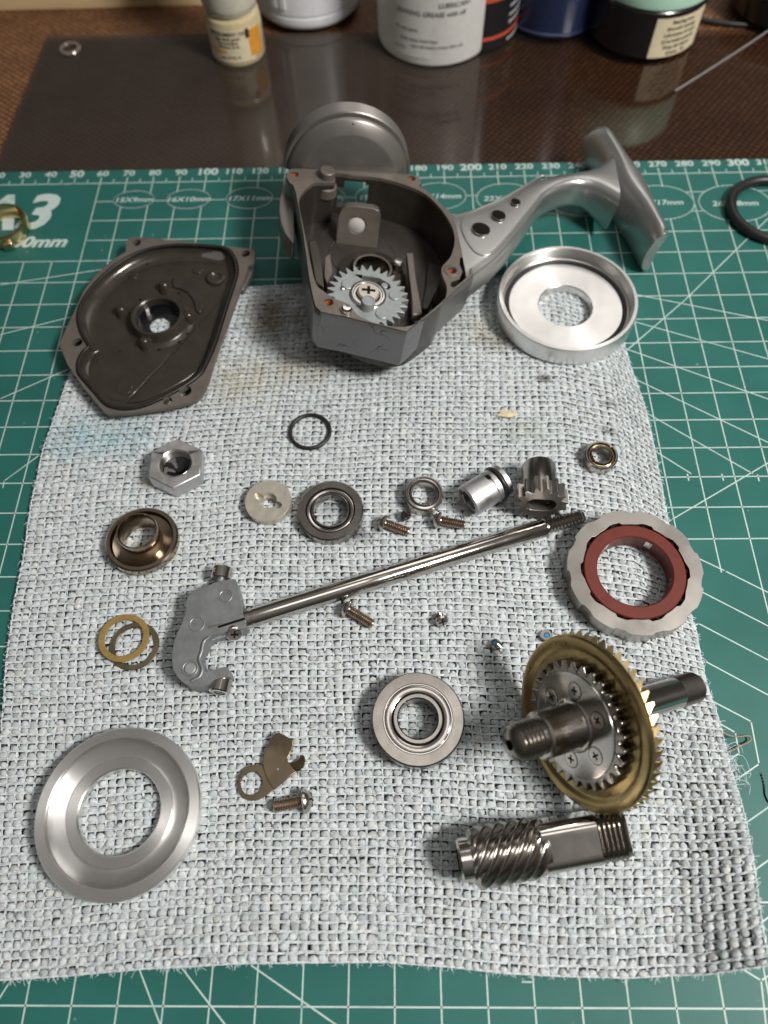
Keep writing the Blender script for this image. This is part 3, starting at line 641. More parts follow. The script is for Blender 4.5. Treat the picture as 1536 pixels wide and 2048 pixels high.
# bearings -----------------------------------------------------------------
def bearing(name, label, ro, rs1, rs0, ri_o, ri, h, loc, rot, mo, msh, mi, tabs=0, group='ball bearings on the towel'):
    t = thing(name, label, 'bearing', loc, rot, group)
    part('outer_race', G().lathe([(rs1, 0.4), (rs1+0.3, 0), (ro-0.35, 0), (ro, 0.35), (ro, h-0.35), (ro-0.35, h), (rs1+0.15, h), (rs1, h-0.2)], 80), mo, t)
    part('shield', G().lathe([(rs1-0.3, h-0.75), (rs1-0.3, h-0.35), (rs1-0.5, h-0.26), (rs0+0.55, h-0.30), (rs0+0.15, h-0.45), (rs0, h-0.9), (rs0, h-1.3), (rs1-0.3, h-1.3)], 80), msh, t)
    part('inner_race', G().lathe([(ri, 0.4), (ri+0.3, 0.1), (ri_o, 0.1), (ri_o, h-0.25), (ri_o-0.2, h-0.05), (ri+0.3, h-0.05), (ri, h-0.35)], 72), mi, t)
    part('seal_gap', G().lathe([(ri_o-0.05, h-1.0), (rs1+0.05, h-1.0), (rs1+0.05, 0.6), (ri_o-0.05, 0.6)], 48), 'hole', t)
    if tabs:
        g = G()
        for i in range(tabs):
            a = 2*PI*i/tabs+0.2; g.box(rs1-0.28, rs1+0.02, -0.16, 0.16, h-0.4, h-0.18, Matrix.Rotation(a, 4, 'Z'))
        part('snap_ring', G().lathe([(rs1-0.22, h-0.36), (rs1-0.02, h-0.36), (rs1-0.02, h-0.16), (rs1-0.22, h-0.16)], 80), 'steel_bright', t)
        part('shield_tab', g, 'hole', t)
    return t
bearing('ball_bearing', 'large grey ball bearing beside the brass drive gear', 11.25, 8.35, 6.25, 6.0, 4.75, 5.8, (*(5.87,-60.68), Z0), tilt(0.02, 0.02), 'steel', 'steel_turned', 'steel', 7)
bearing('ball_bearing', 'ball bearing with wide flanged rim next to the slotted disc', 9.3, 6.9, 5.6, 5.35, 4.75, 3.7, (*(-17.32,-2.79), Z0), tilt(0.03, -0.02), 'steel', 'steel_turned', 'steel_turned')
bearing('ball_bearing', 'thin walled small ball bearing between two screws and the sleeve', 5.5, 4.75, 4.15, 4.0, 3.45, 3.8, (*(8.84,2.36), Z0), tilt(0.06, 0.05), 'steel_turned', 'steel_bright', 'steel_turned')
bearing('ball_bearing', 'smallest ball bearing with gold tinted shield at right of pinion', 4.75, 4.0, 3.1, 2.95, 2.4, 3.4, (*(60.71,14.51), Z0), tilt(0.03, -0.04), 'steel_turned', 'gold', 'steel_turned')

# screws ------------------------------------------------------------------
def pan_screw(label, a, b, rh=2.45, rs=1.4, hh=1.9):
    # a: underside centre of the head side, b: tip; axis runs from tip to head
    A = Vector(a); B = Vector(b); ax = (A-B).normalized(); Ln = (A-B).length
    t = thing('machine_screw', label, 'screw', tuple(B), axis_rot(ax), 'machine screws on the towel')
    prof = [(0.001, 0), (rs*0.75, 0.0)]+thread(rs*0.80, rs, 0.25, Ln-0.3, 0.62)+[(rs*0.85, Ln)]
    part('shank', G().lathe(prof, 20, closed=False), 'shank', t)
    hp = [(rs*0.5, Ln), (rh*0.92, Ln), (rh, Ln+0.25), (rh*0.98, Ln+0.7), (rh*0.78, Ln+1.35), (rh*0.5, Ln+hh*0.95), (0.62, Ln+hh), (0.5, Ln+hh-0.7), (0.001, Ln+hh-0.8)]
    h = part('head', G().lathe(hp, 28, closed=False), 'screw', t)
    g = G(); L_ = rh*0.58
    g.box(-L_, L_, -0.2, 0.2, Ln+hh-0.35, Ln+hh+0.01); g.box(-0.2, 0.2, -L_, L_, Ln+hh-0.34, Ln+hh+0.02); part('cross_recess', g, 'hole', h)
    return t
def lay(pa, pb, za, zb):
    return (pa[0], pa[1], za), (pb[0], pb[1], zb)
pan_screw('pan head screw lying left of the small bearing, head towards the flanged bearing', *lay((-1.94,-6.47), (4.6,-8.87), 4.35, 3.75))
pan_screw('pan head screw lying right below the small thin walled bearing', *lay((13.31,-5.67), (20.13,-6.84), 4.35, 3.75))
pan_screw('pan head screw leaning against the underside of the long shaft', *lay((-11.44,-31.85), (-5.22,-35.67), 4.4, 3.75))
pan_screw('pan head screw lying beside the bent bronze plate', *lay((-21.21,-79.03), (-28.42,-80.18), 4.4, 3.75), rh=2.75, rs=1.55, hh=2.1)
def tiny_screw(label, at, axis, rh, rs, ln, mh, ms):
    t = thing('tiny_screw', label, 'screw', at, axis_rot(axis), 'tiny screws on the towel')
    part('shank', G().lathe([(0.001, 0), (rs*0.8, 0)]+thread(rs*0.78, rs, 0.1, ln-0.1, 0.4)+[(rs*0.9, ln)], 14, closed=False), ms, t)
    h = part('head', G().lathe([(rs*.5, ln), (rh, ln+0.1), (rh, ln+0.55), (rh*0.8, ln+0.95), (0.001, ln+1.05)], 22, closed=False), mh, t)
    g = G(); L_ = rh*.62; g.box(-L_, L_, -.18, .18, ln+0.8, ln+1.08); g.box(-.18, .18, -L_, L_, ln+0.8, ln+1.09); part('cross_recess', g, 'hole', h)
    return t
tiny_screw('tiny black cross head screw beside the small bearing', (*(3.14,-2.76), 3.2), (0.35, -0.75, 0.75), 1.55, 1.0, 1.6, 'black_screw', 'black_screw')
tiny_screw('tiny steel cross head screw alone below the long shaft', (*(12.17,-33.06), 3.1), (0.35, -0.95, 0.62), 1.75, 1.15, 2.0, 'screw', 'steel_dark')
def set_screw(label, at, axis, r, ln):
    t = thing('set_screw', label, 'set screw', at, axis_rot(axis), 'set screws with blue threadlock')
    part('body', G().lathe([(0.001, 0), (r*0.8, 0)]+thread(r*0.9, r, 0.1, ln-0.2, 0.45)+[(r*0.85, ln), (r*0.52, ln), (r*0.5, ln-0.3), (0.001, ln-0.3)], 20, closed=False), 'screw', t)
    part('threadlock_dab', G().lathe([(r*0.5, ln-0.28), (r*0.3, ln+0.02), (0.001, ln+0.06)], 14, closed=False), 'blue_lock', t)
set_screw('tiny set screw with blue threadlock lying in the gear shadow', (*(27.28,-41.56), 2.9), (-0.62, 0.28, 0.75), 1.3, 2.2)
set_screw('tiny set screw with blue threadlock close to the brass gear rim', (*(39.84,-38.96), 2.2), (0.02, 0.10, 1.0), 1.6, 1.5)

# sleeve with o-ring -----------------------------------------------------------
A = Vector((20.85,-1.33,7)); B = Vector((31.37,5.77,7)); B.z = A.z = Z0+4.75
ax = (B-A).normalized(); Ln = (B-A).length
t = thing('seal_sleeve', 'silver sleeve with black O-ring near one end beside the pinion gear', 'sleeve', tuple(A), axis_rot(ax))
k = Ln/12.0
part('sleeve_tube', G().lathe([(3.9, 0.0), (4.4, 0.0), (4.75, 0.35), (4.75, 6.9*k), (4.3, 7.0*k), (4.3, 7.6*k), (4.75, 7.7*k), (4.75, 9.0*k), (4.25, 9.1*k), (4.25, 10.5*k), (4.75, 10.6*k), (4.75, Ln-.3), (4.4, Ln), (3.3, Ln), (3.3, 1.2), (3.9, 1.0)], 60), 'alu_plain', t)
part('rubber_ring', G().lathe(torus(4.55, 0.68, z=9.8*k), 56), 'rubber', t, angle=80)
part('cross_hole', G().lathe([(0.001, 4.79), (0.95, 4.72)], 20, Matrix.Translation((0, 0, 7.3*k)) @ Matrix.Rotation(-PI/2, 4, 'X') @ Matrix.Rotation(0.25, 4, 'Y'), closed=False), 'hole', t)
part('flat', G().box(2.6, 4.35, -3.6, 1.0, 0.5, 6.2*k, Matrix.Rotation(-0.55, 4, 'Z')), 'alu_thread', t, bevel=0.2)

# pinion gear --------------------------------------------------------------
base = Vector((40.75,-3.78,9.5))
pin_ax = Vector((0.07, 0.985, -0.16)).normalized()
t = thing('pinion_gear', 'steel pinion gear with smooth tube lying teeth towards the viewer', 'gear', (base.x, base.y, Z0+7.1), axis_rot(pin_ax))
obl = [(1.6+2.5*math.cos(a), 2.5*math.sin(a)) for a in np.linspace(-PI/2, PI/2, 12)]+[(-1.6+2.5*math.cos(a), 2.5*math.sin(a)) for a in np.linspace(PI/2, 3*PI/2, 12)]
part('toothed_wheel', G().plate(gear2d(15, 5.7, 7.3, 0.22, 0.25), [[(p[0], p[1]) for p in obl]], 0, 4.6), 'steel_matte', t, bevel=0.18)
part('tube', G().lathe([(4.85, 4.4), (4.85, 13.2), (4.6, 13.7), (3.0, 13.7), (3.0, 4.4)], 56), 'steel', t)
part('bore', G().lathe([(3.2, 1.6), (3.9, 1.6), (3.9, 2.2), (3.2, 2.2)], 40), 'black_gloss', t)
part('bore_lining', G().lathe([(4.0, 0.9), (3.9, 4.5), (0.001, 4.6)], 40, closed=False), 'steel_dark', t)

# long shaft with slider block -------------------------------------------------
A = Vector((-38.8,-35.16,6.0)); B = Vector((53.03,-4.99,5.0))
ax = (B-A).normalized(); Ln = (B-A).length
t = thing('main_shaft', 'long polished steel shaft with grey slider block and threaded tip', 'shaft', tuple(A), axis_rot(ax))
Lt = Ln-11.5
part('rod', G().lathe([(0.001, -9), (2.55, -9), (2.55, 1.9), (2.42, 2.0), (2.42, 2.5), (2.55, 2.6), (2.55, Lt-0.4), (2.3, Lt), (0.001, Lt)], 48, closed=False), 'steel_bright', t)
part('threaded_tip', G().lathe([(0.001, Lt-0.1), (1.7, Lt-0.1), (1.7, Lt+0.8)]+thread(1.6, 2.12, Lt+0.8, Ln-0.5, 1.0)+[(1.5, Ln), (0.001, Ln)], 32, closed=False), 'steel', t)
inv = t.matrix_basis.inverted()
def at_world(o):                      # keep a part modelled in world millimetres under its thing
    o.matrix_parent_inverse = inv; return o
blk = [(-53.09,-28.52),(-52.03,-27.49),(-48.78,-26.58),(-46.83,-25.5),(-42.11,-24.54),(-41.0,-25.87),(-39.56,-30.4),(-38.64,-34.41),(-37.7,-37.67),(-42.39,-38.99),(-46.65,-40.41),(-47.64,-42.24),(-48.45,-44.67),(-47.71,-47.67),(-46.65,-49.26),(-44.36,-48.77),(-41.98,-48.09),(-41.03,-48.79),(-40.67,-50.46),(-44.1,-51.23),(-45.88,-52.67),(-49.23,-53.05),(-52.31,-51.68),(-54.24,-49.62),(-55.42,-46.64),(-55.69,-43.12),(-54.99,-39.28),(-53.94,-35.63),(-53.56,-32.99),(-53.8,-30.31)]
blk = blk[::-1]
blk_s = smooth_loop(blk, 3)
bo = at_world(part('slider_block', G().plate(blk_s, [], 3.0, 8.6), 'zinc', t, bevel=0.7, segs=3))
ridge = [(-46.76,-40.48,8.5),(-47.98,-41.6,8.5),(-48.24,-44.14,8.5),(-48.6,-46.15,8.5),(-47.58,-48.63,8.5),(-48.09,-50.6,8.5),(-49.91,-51.66,8.5)]
at_world(part('ridge', G().tube(smooth_path(ridge, 5), 0.55, 8), 'zinc', t, angle=80))
for (c_, r_) in (((-43.58,-29.33), 1.75), ((-50.27,-37.0), 2.0), ((-50.63,-48.51), 2.0)):
    at_world(part('ejector_mark', G().lathe([(r_*0.86, 8.5), (r_, 8.5), (r_, 8.72), (r_*0.93, 8.78), (r_*0.86, 8.70)], 32, Matrix.Translation((c_[0], c_[1], 0))), 'zinc', t))
at_world(part('set_pin', G().lathe([(0.001, 8.6), (1.35, 8.6), (1.45, 8.75), (1.2, 8.95), (0.001, 8.95)], 28, Matrix.Translation((*(-50.63,-48.51), 0)), closed=False), 'zinc_gear', t))
sl = Vector((-44.75,-37.76,8.65)); sr = Vector((-38.0,-35.52,8.65)); dd = (sr-sl).normalized(); nd = Vector((-dd.y, dd.x, 0))*0.32
at_world(part('clamp_slot', G().add([tuple(sl-nd), tuple(sr-nd), tuple(sr+nd), tuple(sl+nd)], [(0, 1, 2, 3)]), 'hole', t, angle=0))
sc_ax = Vector((0.30, -0.80, 0.55)); so = part('clamp_screw', G().lathe([(0.001, 0), (2.15, 0.0), (2.15, 1.2), (1.85, 1.5), (0.001, 1.55)], 28, Matrix.Translation((-41.01,-38.18,6.6)) @ axis_rot(sc_ax).to_4x4(), closed=False), 'screw', t); at_world(so)
g = G(); Mx = Matrix.Translation((-41.0,-38.31,6.6)) @ axis_rot(sc_ax, (0.3, 0.2, 1)).to_4x4(); g.box(-1.0, 1.0, -.2, .2, 1.2, 1.58, Mx); g.box(-.2, .2, -1.0, 1.0, 1.2, 1.59, Mx)
cr = part('cross_recess', g, 'hole', so); cr.matrix_parent_inverse = Matrix.Identity(4)
for nm, p0, axd in (('roller', (-46.26,-23.68,5.4), (0.10, 1.0, 0.0)), ('roller', (-43.03,-50.21,5.4), (-0.12, -1.0, 0.05))):
    R4 = Matrix.Translation(p0) @ axis_rot(axd).to_4x4()
    ro = at_world(part('roller', G().lathe([(0.9, 0.2), (2.5, 0.2), (2.75, 0.5), (2.75, 3.4), (2.5, 3.7), (1.6, 3.7), (1.6, 3.4), (0.9, 3.4)], 36, R4), 'steel_bright', t))
    pn = part('roller_pin', G().lathe([(0.001, -1.6), (1.3, -1.6), (1.3, 3.5), (0.001, 3.75)], 24, R4, closed=False), 'zinc', ro)

# one-way clutch -----------------------------------------------------------
t = thing('roller_clutch', 'round roller clutch with notched steel ring and red brown plastic cage', 'clutch', (*(63.8,-22.8), Z0), tilt(0.015, -0.02, 0.1))
def notched(r, nn_, depth, w, ph=0.0):
    pts = []
    for i in range(nn_):
        a = 2*PI*i/nn_+ph
        for fa, rr_ in ((-0.5+w, r), (0.5-w, r), (0.5-w*0.72, r-depth), (0.5+w*0.2, r-depth)):
            for s2 in ((0,) if rr_ != r else (0,)): pts.append(((rr_)*math.cos(a+fa*2*PI/nn_), (rr_)*math.sin(a+fa*2*PI/nn_)))
        # arc points along the land
    out = []
    for i in range(len(pts)):
        p, q_ = Vector(pts[i]), Vector(pts[(i+1) % len(pts)]); out.append(tuple(p))
        if abs(p.length-q_.length) < 1e-4 and (q_-p).length > 2:
            for k_ in range(1, 5): m_ = p.lerp(q_, k_/5); out.append(tuple(m_.normalized()*p.length))
    return out
part('notched_ring', G().plate(notched(17.6, 11, 0.6, 0.22), [notched(13.45, 10, -0.6, 0.30, 0.2)], 0, 6.2), 'steel_matte', t, bevel=0.12)
cage = part('plastic_cage', G().lathe([(9.75, 0.4), (13.3, 0.4), (13.3, 5.0), (13.2, 5.9), (12.95, 6.1), (10.1, 6.1), (9.75, 5.8)], 80), 'red_plastic', t)
for i in range(4):
    a = 0.6+i*PI/2; part('mould_mark', G().lathe([(0.45, 6.05), (0.62, 6.05), (0.62, 6.16), (0.45, 6.16)], 18, Matrix.Translation((11.5*math.cos(a), 11.5*math.sin(a), 0))), 'red_plastic', cage)
for i in range(10):
    a = 2*PI*(i+0.5)/10+0.2; part('roller', G().lathe([(0.001, 0.8), (0.55, 0.8), (0.55, 5.6), (0.001, 5.6)], 14, Matrix.Translation((13.6*math.cos(a), 13.6*math.sin(a), 0)), closed=False), 'hole', t)
for i in range(5):
    a = 2*PI*i/5+0.9; part('spring_window', G().box(9.70, 9.9, -1.5, 1.5, 2.2, 5.2, Matrix.Rotation(a, 4, 'Z')), 'steel_bright', cage)

# wide aluminium ring -----------------------------------------------------
t = thing('dished_ring', 'wide silver aluminium ring with dished face at lower left', 'ring', (*(-64.29,-81.34), Z0), tilt(-0.015, 0.03))
part('turned_ring', G().lathe([(10.9, 0.0), (18.6, 0.0), (19.0, 0.5), (19.05, 3.6), (18.75, 4.0), (16.6, 4.05), (16.4, 3.85), (16.35, 3.2), (16.1, 2.95), (14.6, 2.6), (12.9, 1.95), (12.45, 1.9), (12.3, 2.5), (12.1, 2.75), (9.8, 2.7), (9.5, 2.4), (9.5, 0.3), (9.7, 0.0)], 128), 'alu', t)

# bent bronze plate --------------------------------------------------------
def lev(p): return p
t = thing('stopper_plate', 'small bent bronze plate with round eye beside a screw', 'bracket', (0, 0, 0))
ring_c = (-33.96,-74.95)
eye = [(-31.78,-70.72),(-30.0,-72.59),(-28.48,-76.42),(-30.61,-77.88),(-32.04,-78.64),(-33.76,-78.85),(-35.54,-78.34),(-36.77,-77.06),(-37.4,-75.42),(-37.34,-73.53),(-36.49,-71.86),(-35.18,-70.95),(-33.68,-70.66)]
part('eye', G().plate(eye, [circle(2.62, 36, ring_c)][:1], 2.7, 3.25), 'bronze_plate', t, bevel=0.1)
arm = [(-31.62,-70.29),(-31.61,-69.08),(-31.27,-67.62),(-30.37,-66.04),(-29.35,-64.19),(-28.75,-63.62),(-27.86,-63.49),(-26.54,-64.07),(-24.82,-64.99),(-24.33,-65.63),(-24.58,-67.03),(-25.47,-68.97),(-25.53,-70.06),(-25.14,-70.4),(-23.39,-72.45),(-25.54,-74.11),(-28.37,-76.49),(-29.73,-74.81),(-30.89,-72.68)]
fold = Vector((-28.11,-67.39))
part('arm', G().plate(arm, [], 3.3, 3.9, zt=lambda x, y: max(0.0, (y-fold.y)*0.32)), 'bronze_plate', t, bevel=0.12)
tab = [(-25.21,-70.32),(-24.08,-70.23),(-23.1,-69.63),(-22.15,-68.49),(-21.49,-68.9),(-21.1,-70.23),(-21.62,-71.43),(-22.83,-72.34),(-23.45,-72.39)]
part('hook_tab', G().plate(tab, [], 2.7, 3.3, zt=lambda x, y: max(0.0, (x--24.28)*0.35)), 'bronze_plate', t, bevel=0.12)
part('punched_dot', G().lathe([(0.001, 4.0), (0.45, 3.98), (0.55, 3.88)], 18, Matrix.Translation((*(-27.99,-71.85), 0)), closed=False), 'steel_bright', t)

# brass drive gear ----------------------------------------------------------
ga = Vector((-0.85526, -0.30599, 0.41820)); gc = Vector((41.85, -64.39, 20.32+0.05))
t = thing('drive_gear', 'large brass gear wheel with steel toothed disc and threaded shaft ends', 'gear', tuple(gc), axis_rot(ga))
# local z points to the near shaft end; the brass disc lies around z = 0
part('brass_disc', G().lathe([(9.0, -3.2), (17.2, -3.0), (19.2, -1.6), (19.7, -0.6), (19.7, 0.0), (19.3, 0.35), (18.0, 0.45), (17.2, 0.15), (16.6, -0.25), (16.2, -0.35), (15.6, -0.2), (13.5, -0.6), (9.0, -0.6)], 120), 'brass', t)
nb = 52
for i in range(nb):
    if i == 0:
        g = G()
        g.add([(15.4, -0.95, -2.6), (15.4, 0.95, -2.6), (19.45, 1.0+.8, -1.1), (19.45, -1.3+.8, -1.1), (15.8, .45, -4.0), (15.8, 0.75, -4.0), (20.15, 1.1+.8, -2.8), (20.15, 0.6+.8, -2.8)], [(0, 1, 2, 3), (7, 6, 5, 4), (0, 4, 5, 1), (1, 5, 6, 2), (2, 6, 7, 3), (3, 7, 4, 0)])
        tooth0 = part('bevel_tooth', g, 'brass_teeth', t, angle=20, bevel=0.06)
    else:
        o = tooth0.copy(); COL.objects.link(o); o.parent = t; o.matrix_basis = Matrix.Rotation(2*PI*i/nb, 4, 'Z')
part('steel_disc', G().plate(gear2d(30, 12.7, 14.4, 0.26, 0.22), [], -0.5, 1.9), 'steel', t, bevel=0.22)
part('disc_step', G().lathe([(0.001, 1.9), (11.9, 1.9), (11.8, 2.12), (11.1, 2.2), (0.001, 2.2)], 80, closed=False), 'steel_turned', t)
for i in range(6):
    a = math.radians(18+60*i); h = part('flat_screw', G().lathe([(1.85, 2.15), (1.85, 2.28), (1.45, 2.32), (0.001, 2.34)], 28, Matrix.Translation((8.1*math.cos(a), 8.1*math.sin(a), 0)), closed=False), 'screw', t)
    part('screw_gap', G().lathe([(1.85, 2.20), (2.02, 2.20), (2.02, 2.235), (1.85, 2.235)], 28, Matrix.Translation((8.1*math.cos(a), 8.1*math.sin(a), 0))), 'hole', h)
    g = G(); R4 = Matrix.Translation((8.1*math.cos(a), 8.1*math.sin(a), 0)) @ Matrix.Rotation(0.5*i, 4, 'Z'); g.box(-0.95, .95, -.22, .22, 2.3, 2.352, R4); g.box(-.22, .22, -.95, .95, 2.3, 2.356, R4)
    part('cross_recess', g, 'hole', h)
part('hub', G().lathe([(6.0, 2.1), (6.0, 2.5), (5.7, 2.8), (5.1, 2.9), (5.1, 12.0), (4.7, 12.5), (3.7, 12.6), (3.7, 13.3), (0.001, 13.3)], 60, closed=False), 'steel_turned', t)
part('thread', G().lathe([(3.4, 13.0)]+thread(3.5, 4.2, 13.2, 18.6, 1.05)+[(3.8, 18.8), (3.2, 19.6), (1.5, 20.2), (1.15, 20.3), (0.9, 19.4), (0.001, 19.0)], 48, closed=False), 'steel', t)
part('centre_hole', G().lathe([(1.02, 20.0), (0.7, 19.5), (0.001, 19.4)], 24, closed=False), 'hole', t)
part('far_shaft', G().lathe([(3.75, -3.0), (3.75, -31.5), (3.5, -31.8)][::-1]+[(3.7, -3.0)], 52, closed=False), 'steel_turned', t)
part('far_thread', G().lathe([(0.001, -39.3), (3.2, -39.3), (3.4, -39.0)]+thread(3.25, 3.8, -38.8, -31.6, 1.0), 48, closed=False), 'steel', t)

# worm / pinion shaft ---------------------------------------------------------
A = Vector((14.28,-91.92,9)); B = Vector((51.22,-85.94,9)); A.z = Z0+6.3; B.z = Z0+6.3
ax = (B-A).normalized(); Ln = (B-A).length
t = thing('helical_pinion', 'dark steel helical pinion shaft with flats and threaded end', 'pinion', tuple(A), axis_rot(ax))
k = Ln/36.0
part('end_journal', G().lathe([(2.6, 0.0), (4.2, 0.0), (4.6, 0.4), (4.6, 3.2*k), (2.6, 3.2*k)], 48), 'steel_bright', t)
loops = []
zs = np.linspace(2.6*k, 19.0*k, 110)
for z in zs:
    a = -(z-2.6*k)*0.25; e_ = min(1.0, 0.25+0.75*(z-2.6*k)/1.0); f_ = sst(np.array((z-15.0*k)/(4.0*k))).item(); lp = []
    for i in range(126):
        ph = 2*PI*i/126; crest = (0.5+0.5*math.cos(9*(ph-a)))**1.5
        r_ = 4.75+(1.75*crest*e_)*(1-f_)+f_*1.0; lp.append((r_*math.cos(ph), r_*math.sin(ph), z))
    loops.append(lp)
part('helical_teeth', G().loft(loops), 'steel_worm', t, angle=89)
flat = []
for i in range(48):
    a = 2*PI*i/48; x, y = 6.25*math.cos(a), 6.25*math.sin(a); flat.append((max(-5.2, min(5.2, x)), max(-5.2, min(5.2, y))))
ang_f = math.radians(14); flat = [(x*math.cos(ang_f)-y*math.sin(ang_f), x*math.sin(ang_f)+y*math.cos(ang_f)) for x, y in flat]
part('flatted_body', G().plate(flat, [circle(2.7, 24)], 17.5*k, 29.6*k), 'steel_bright', t, bevel=0.2)
lp = []
def flat_at(sc): return [(x*sc, y*sc) for x, y in flat]
loops = []
for i in range(13):
    z = 29.6*k+i*(Ln-29.6*k)/12; sc = 1.0 if i % 2 == 0 else 0.93
    if i == 12: sc = 0.9
    loops.append([(x, y, z) for x, y in flat_at(sc)])
part('thread', G().loft(loops), 'steel_dark', t, angle=30)
part('bore', G().lathe([(2.7, Ln+0.02), (0.001, Ln+0.02)], 30, closed=False), 'hole', t)

# brass ring at the left edge and thick rubber ring at the right edge of the picture
t = thing('brass_collar', 'gold plated collar ring on the mat beside the big 3', 'ring', (*(-140.06,115.19), 0.05), tilt(0, 0, 0.3))
part('collar', G().lathe([(6.9, 0.0), (8.8, 0.0), (9.2, 0.5), (9.2, 4.4), (8.9, 4.9), (8.3, 4.9), (8.05, 4.6), (8.0, 2.1), (7.1, 1.4), (6.9, 0.7)], 80), 'gold', t)
part('lug', G().box(-2.0, 2.0, -10.9, -8.9, 0.0, 3.2, Matrix.Rotation(0.10, 4, 'Z')), 'gold', t, bevel=0.9, segs=3)
o = part('rubber_ring', G().lathe(torus(15.3, 1.75, z=0), 96), 'rubber', angle=80); o.location = Vector((*(136.7,117.85), 1.95))*S
tag(o, 'thick black rubber ring lying on the mat at the right edge', 'rubber ring')
M['tub_like'] = plain('pale_nylon', (0.50, 0.49, 0.46), 0.3, 0.05, bumpk=0.02)

# ------------------------------------------------------------------ the reel body, modelled in the plane of its open side
RO = Vector((0, 90, 24.75)); RX = Vector((0.98709665, -0.01095886, -0.15975014)); RY = Vector((0, 0.99765529, -0.06843915)); RN = Vector((0.16012559, 0.06755606, 0.9847822))
reel = thing('reel_body', 'grey fishing reel body lying open with its foot and gear train showing', 'reel body', tuple(RO), Matrix((RX, RY, RN)).transposed())
outer = [(-33.5,14.6),(-33.5,16.7),(-33.0,18.4),(-31.9,19.3),(-18.1,21.6),(6.0,24.1),(9.0,23.9),(10.2,22.4),(10.3,20.3),(9.4,18.5),(12.2,16.7),(17.0,10.7),(20.4,5.8),(22.9,0.9),(24.3,-5.4),(24.9,-12.9),(25.3,-21.1),(14.4,-35.2),(4.5,-47.5),(-12.6,-44.3),(-19.9,-43.3),(-21.4,-41.5),(-22.2,-38.6),(-23.7,-31.0),(-26.8,-10.7),(-30.0,7.0),(-31.1,10.9),(-32.5,12.0)][::-1]
inner = [(-18.0,19.7),(-12.6,19.7),(-3.6,20.3),(5.4,18.2),(11.7,14.7),(16.7,7.9),(19.9,-0.3),(20.3,-7.0),(18.6,-14.2),(15.7,-19.4),(15.9,-23.5),(16.9,-27.5),(16.4,-32.1),(14.4,-36.1),(8.6,-42.7),(5.2,-45.4),(0.6,-46.2),(-5.2,-45.3),(-9.5,-43.0),(-12.1,-39.3),(-16.3,-37.7),(-19.1,-35.4),(-21.8,-32.4),(-24.1,-22.4),(-27.0,-7.5),(-28.8,1.9),(-28.4,7.0),(-25.6,12.3),(-24.1,13.7),(-19.1,14.7),(-18.0,16.3)][::-1]
inner_s = smooth_loop(inner, 3)
pocket = [(21.7,-13.7),(23.3,-14.1),(24.4,-19.7),(24.5,-20.8),(21.5,-24.8),(19.1,-27.5),(18.0,-27.2),(18.4,-25.3),(20.9,-23.7),(22.1,-20.1),(21.3,-17.2)][::-1]
HOLES = [(-31.1,16.5), (7.1,22.3), (18.8,-20.3), (-17.8,-39.3)]
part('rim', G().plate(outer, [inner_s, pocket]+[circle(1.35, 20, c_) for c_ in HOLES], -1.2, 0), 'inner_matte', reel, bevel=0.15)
sh = []
for off, cc in ((0.15, -0.35), (0.35, -1.2), (0.35, -12.4), (0.0, -14.2), (-1.2, -15.4), (-4.2, -16.8)): sh.append([(x, y, cc) for x, y in offset_loop(outer, off)])
def dense(loop, step=1.2):
    out = []
    for i in range(len(loop)):
        p, q_ = Vector(loop[i]), Vector(loop[(i+1) % len(loop)]); n = max(1, int((q_-p).length/step))
        out += [tuple(p.lerp(q_, k/n)) for k in range(n)]
    return out
def in_window(x, y, z): return -17.0 < x < -6.6 and y > 14 and -12.6 < z < -1.9 and not (x < -14.8 and z > -4.6) and not (x > -7.8 and z > -2.9)
def open_window(g):
    g.f = [f for f in g.f if not in_window(*(sum(g.v[i][k] for i in f)/len(f) for k in range(3)))]; return g
outer_d = dense(outer); sh = []
for off, cc in ((0.15, -0.35), (0.35, -1.2), (0.35, -2.2), (0.35, -3.2), (0.35, -4.4), (0.35, -6), (0.35, -8), (0.35, -10), (0.35, -12.5), (0.0, -14.2), (-1.2, -15.4), (-4.2, -16.8)): sh.append([(x, y, cc) for x, y in offset_loop(outer_d, off)])
part('shell', open_window(G().loft(sh[::-1], cap0=False, cap1=False)), 'paint_scratched', reel, angle=32)
win = [(-16.9,35.4),(-15.3,39.6),(-12.4,42.4),(-8.5,43.7),(-6.2,42.4),(-5.3,39.3),(-5.6,33.8),(-6.0,29.5),(-11.1,28.2),(-15.8,24.3),(-16.8,27.1)][::-1]
fl = offset_loop(outer, -1.5)
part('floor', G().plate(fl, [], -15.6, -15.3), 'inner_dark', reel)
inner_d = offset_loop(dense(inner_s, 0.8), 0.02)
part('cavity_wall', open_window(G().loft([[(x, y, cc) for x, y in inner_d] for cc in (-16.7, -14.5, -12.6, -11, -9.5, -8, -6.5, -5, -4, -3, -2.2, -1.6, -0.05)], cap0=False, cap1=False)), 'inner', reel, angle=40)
part('pocket_wall', G().loft([[(x, y, -6) for x, y in pocket], [(x, y, -0.1) for x, y in pocket]], cap1=False), 'inner_dark', reel)
part('handle_boss', G().lathe([(0.001, -23.9), (8, -23.9), (10, -22.6), (11, -15.0)], 48, Matrix.Translation((-7, 0, 0)), closed=False), 'paint', reel)
for c_ in HOLES:
    part('screw_hole', G().lathe([(1.36, -0.6), (1.2, -3.5), (0.001, -3.6)], 20, Matrix.Translation((c_[0], c_[1], 0)), closed=False), 'orange_lock', reel)
c_ = HOLES[2]; part('screw_boss', G().lathe([(1.5, -12), (2.6, -12), (2.6, 0.12), (2.3, 0.3), (1.55, 0.3), (1.4, -0.2)], 28, Matrix.Translation((c_[0], c_[1], 0))), 'inner_matte', reel)
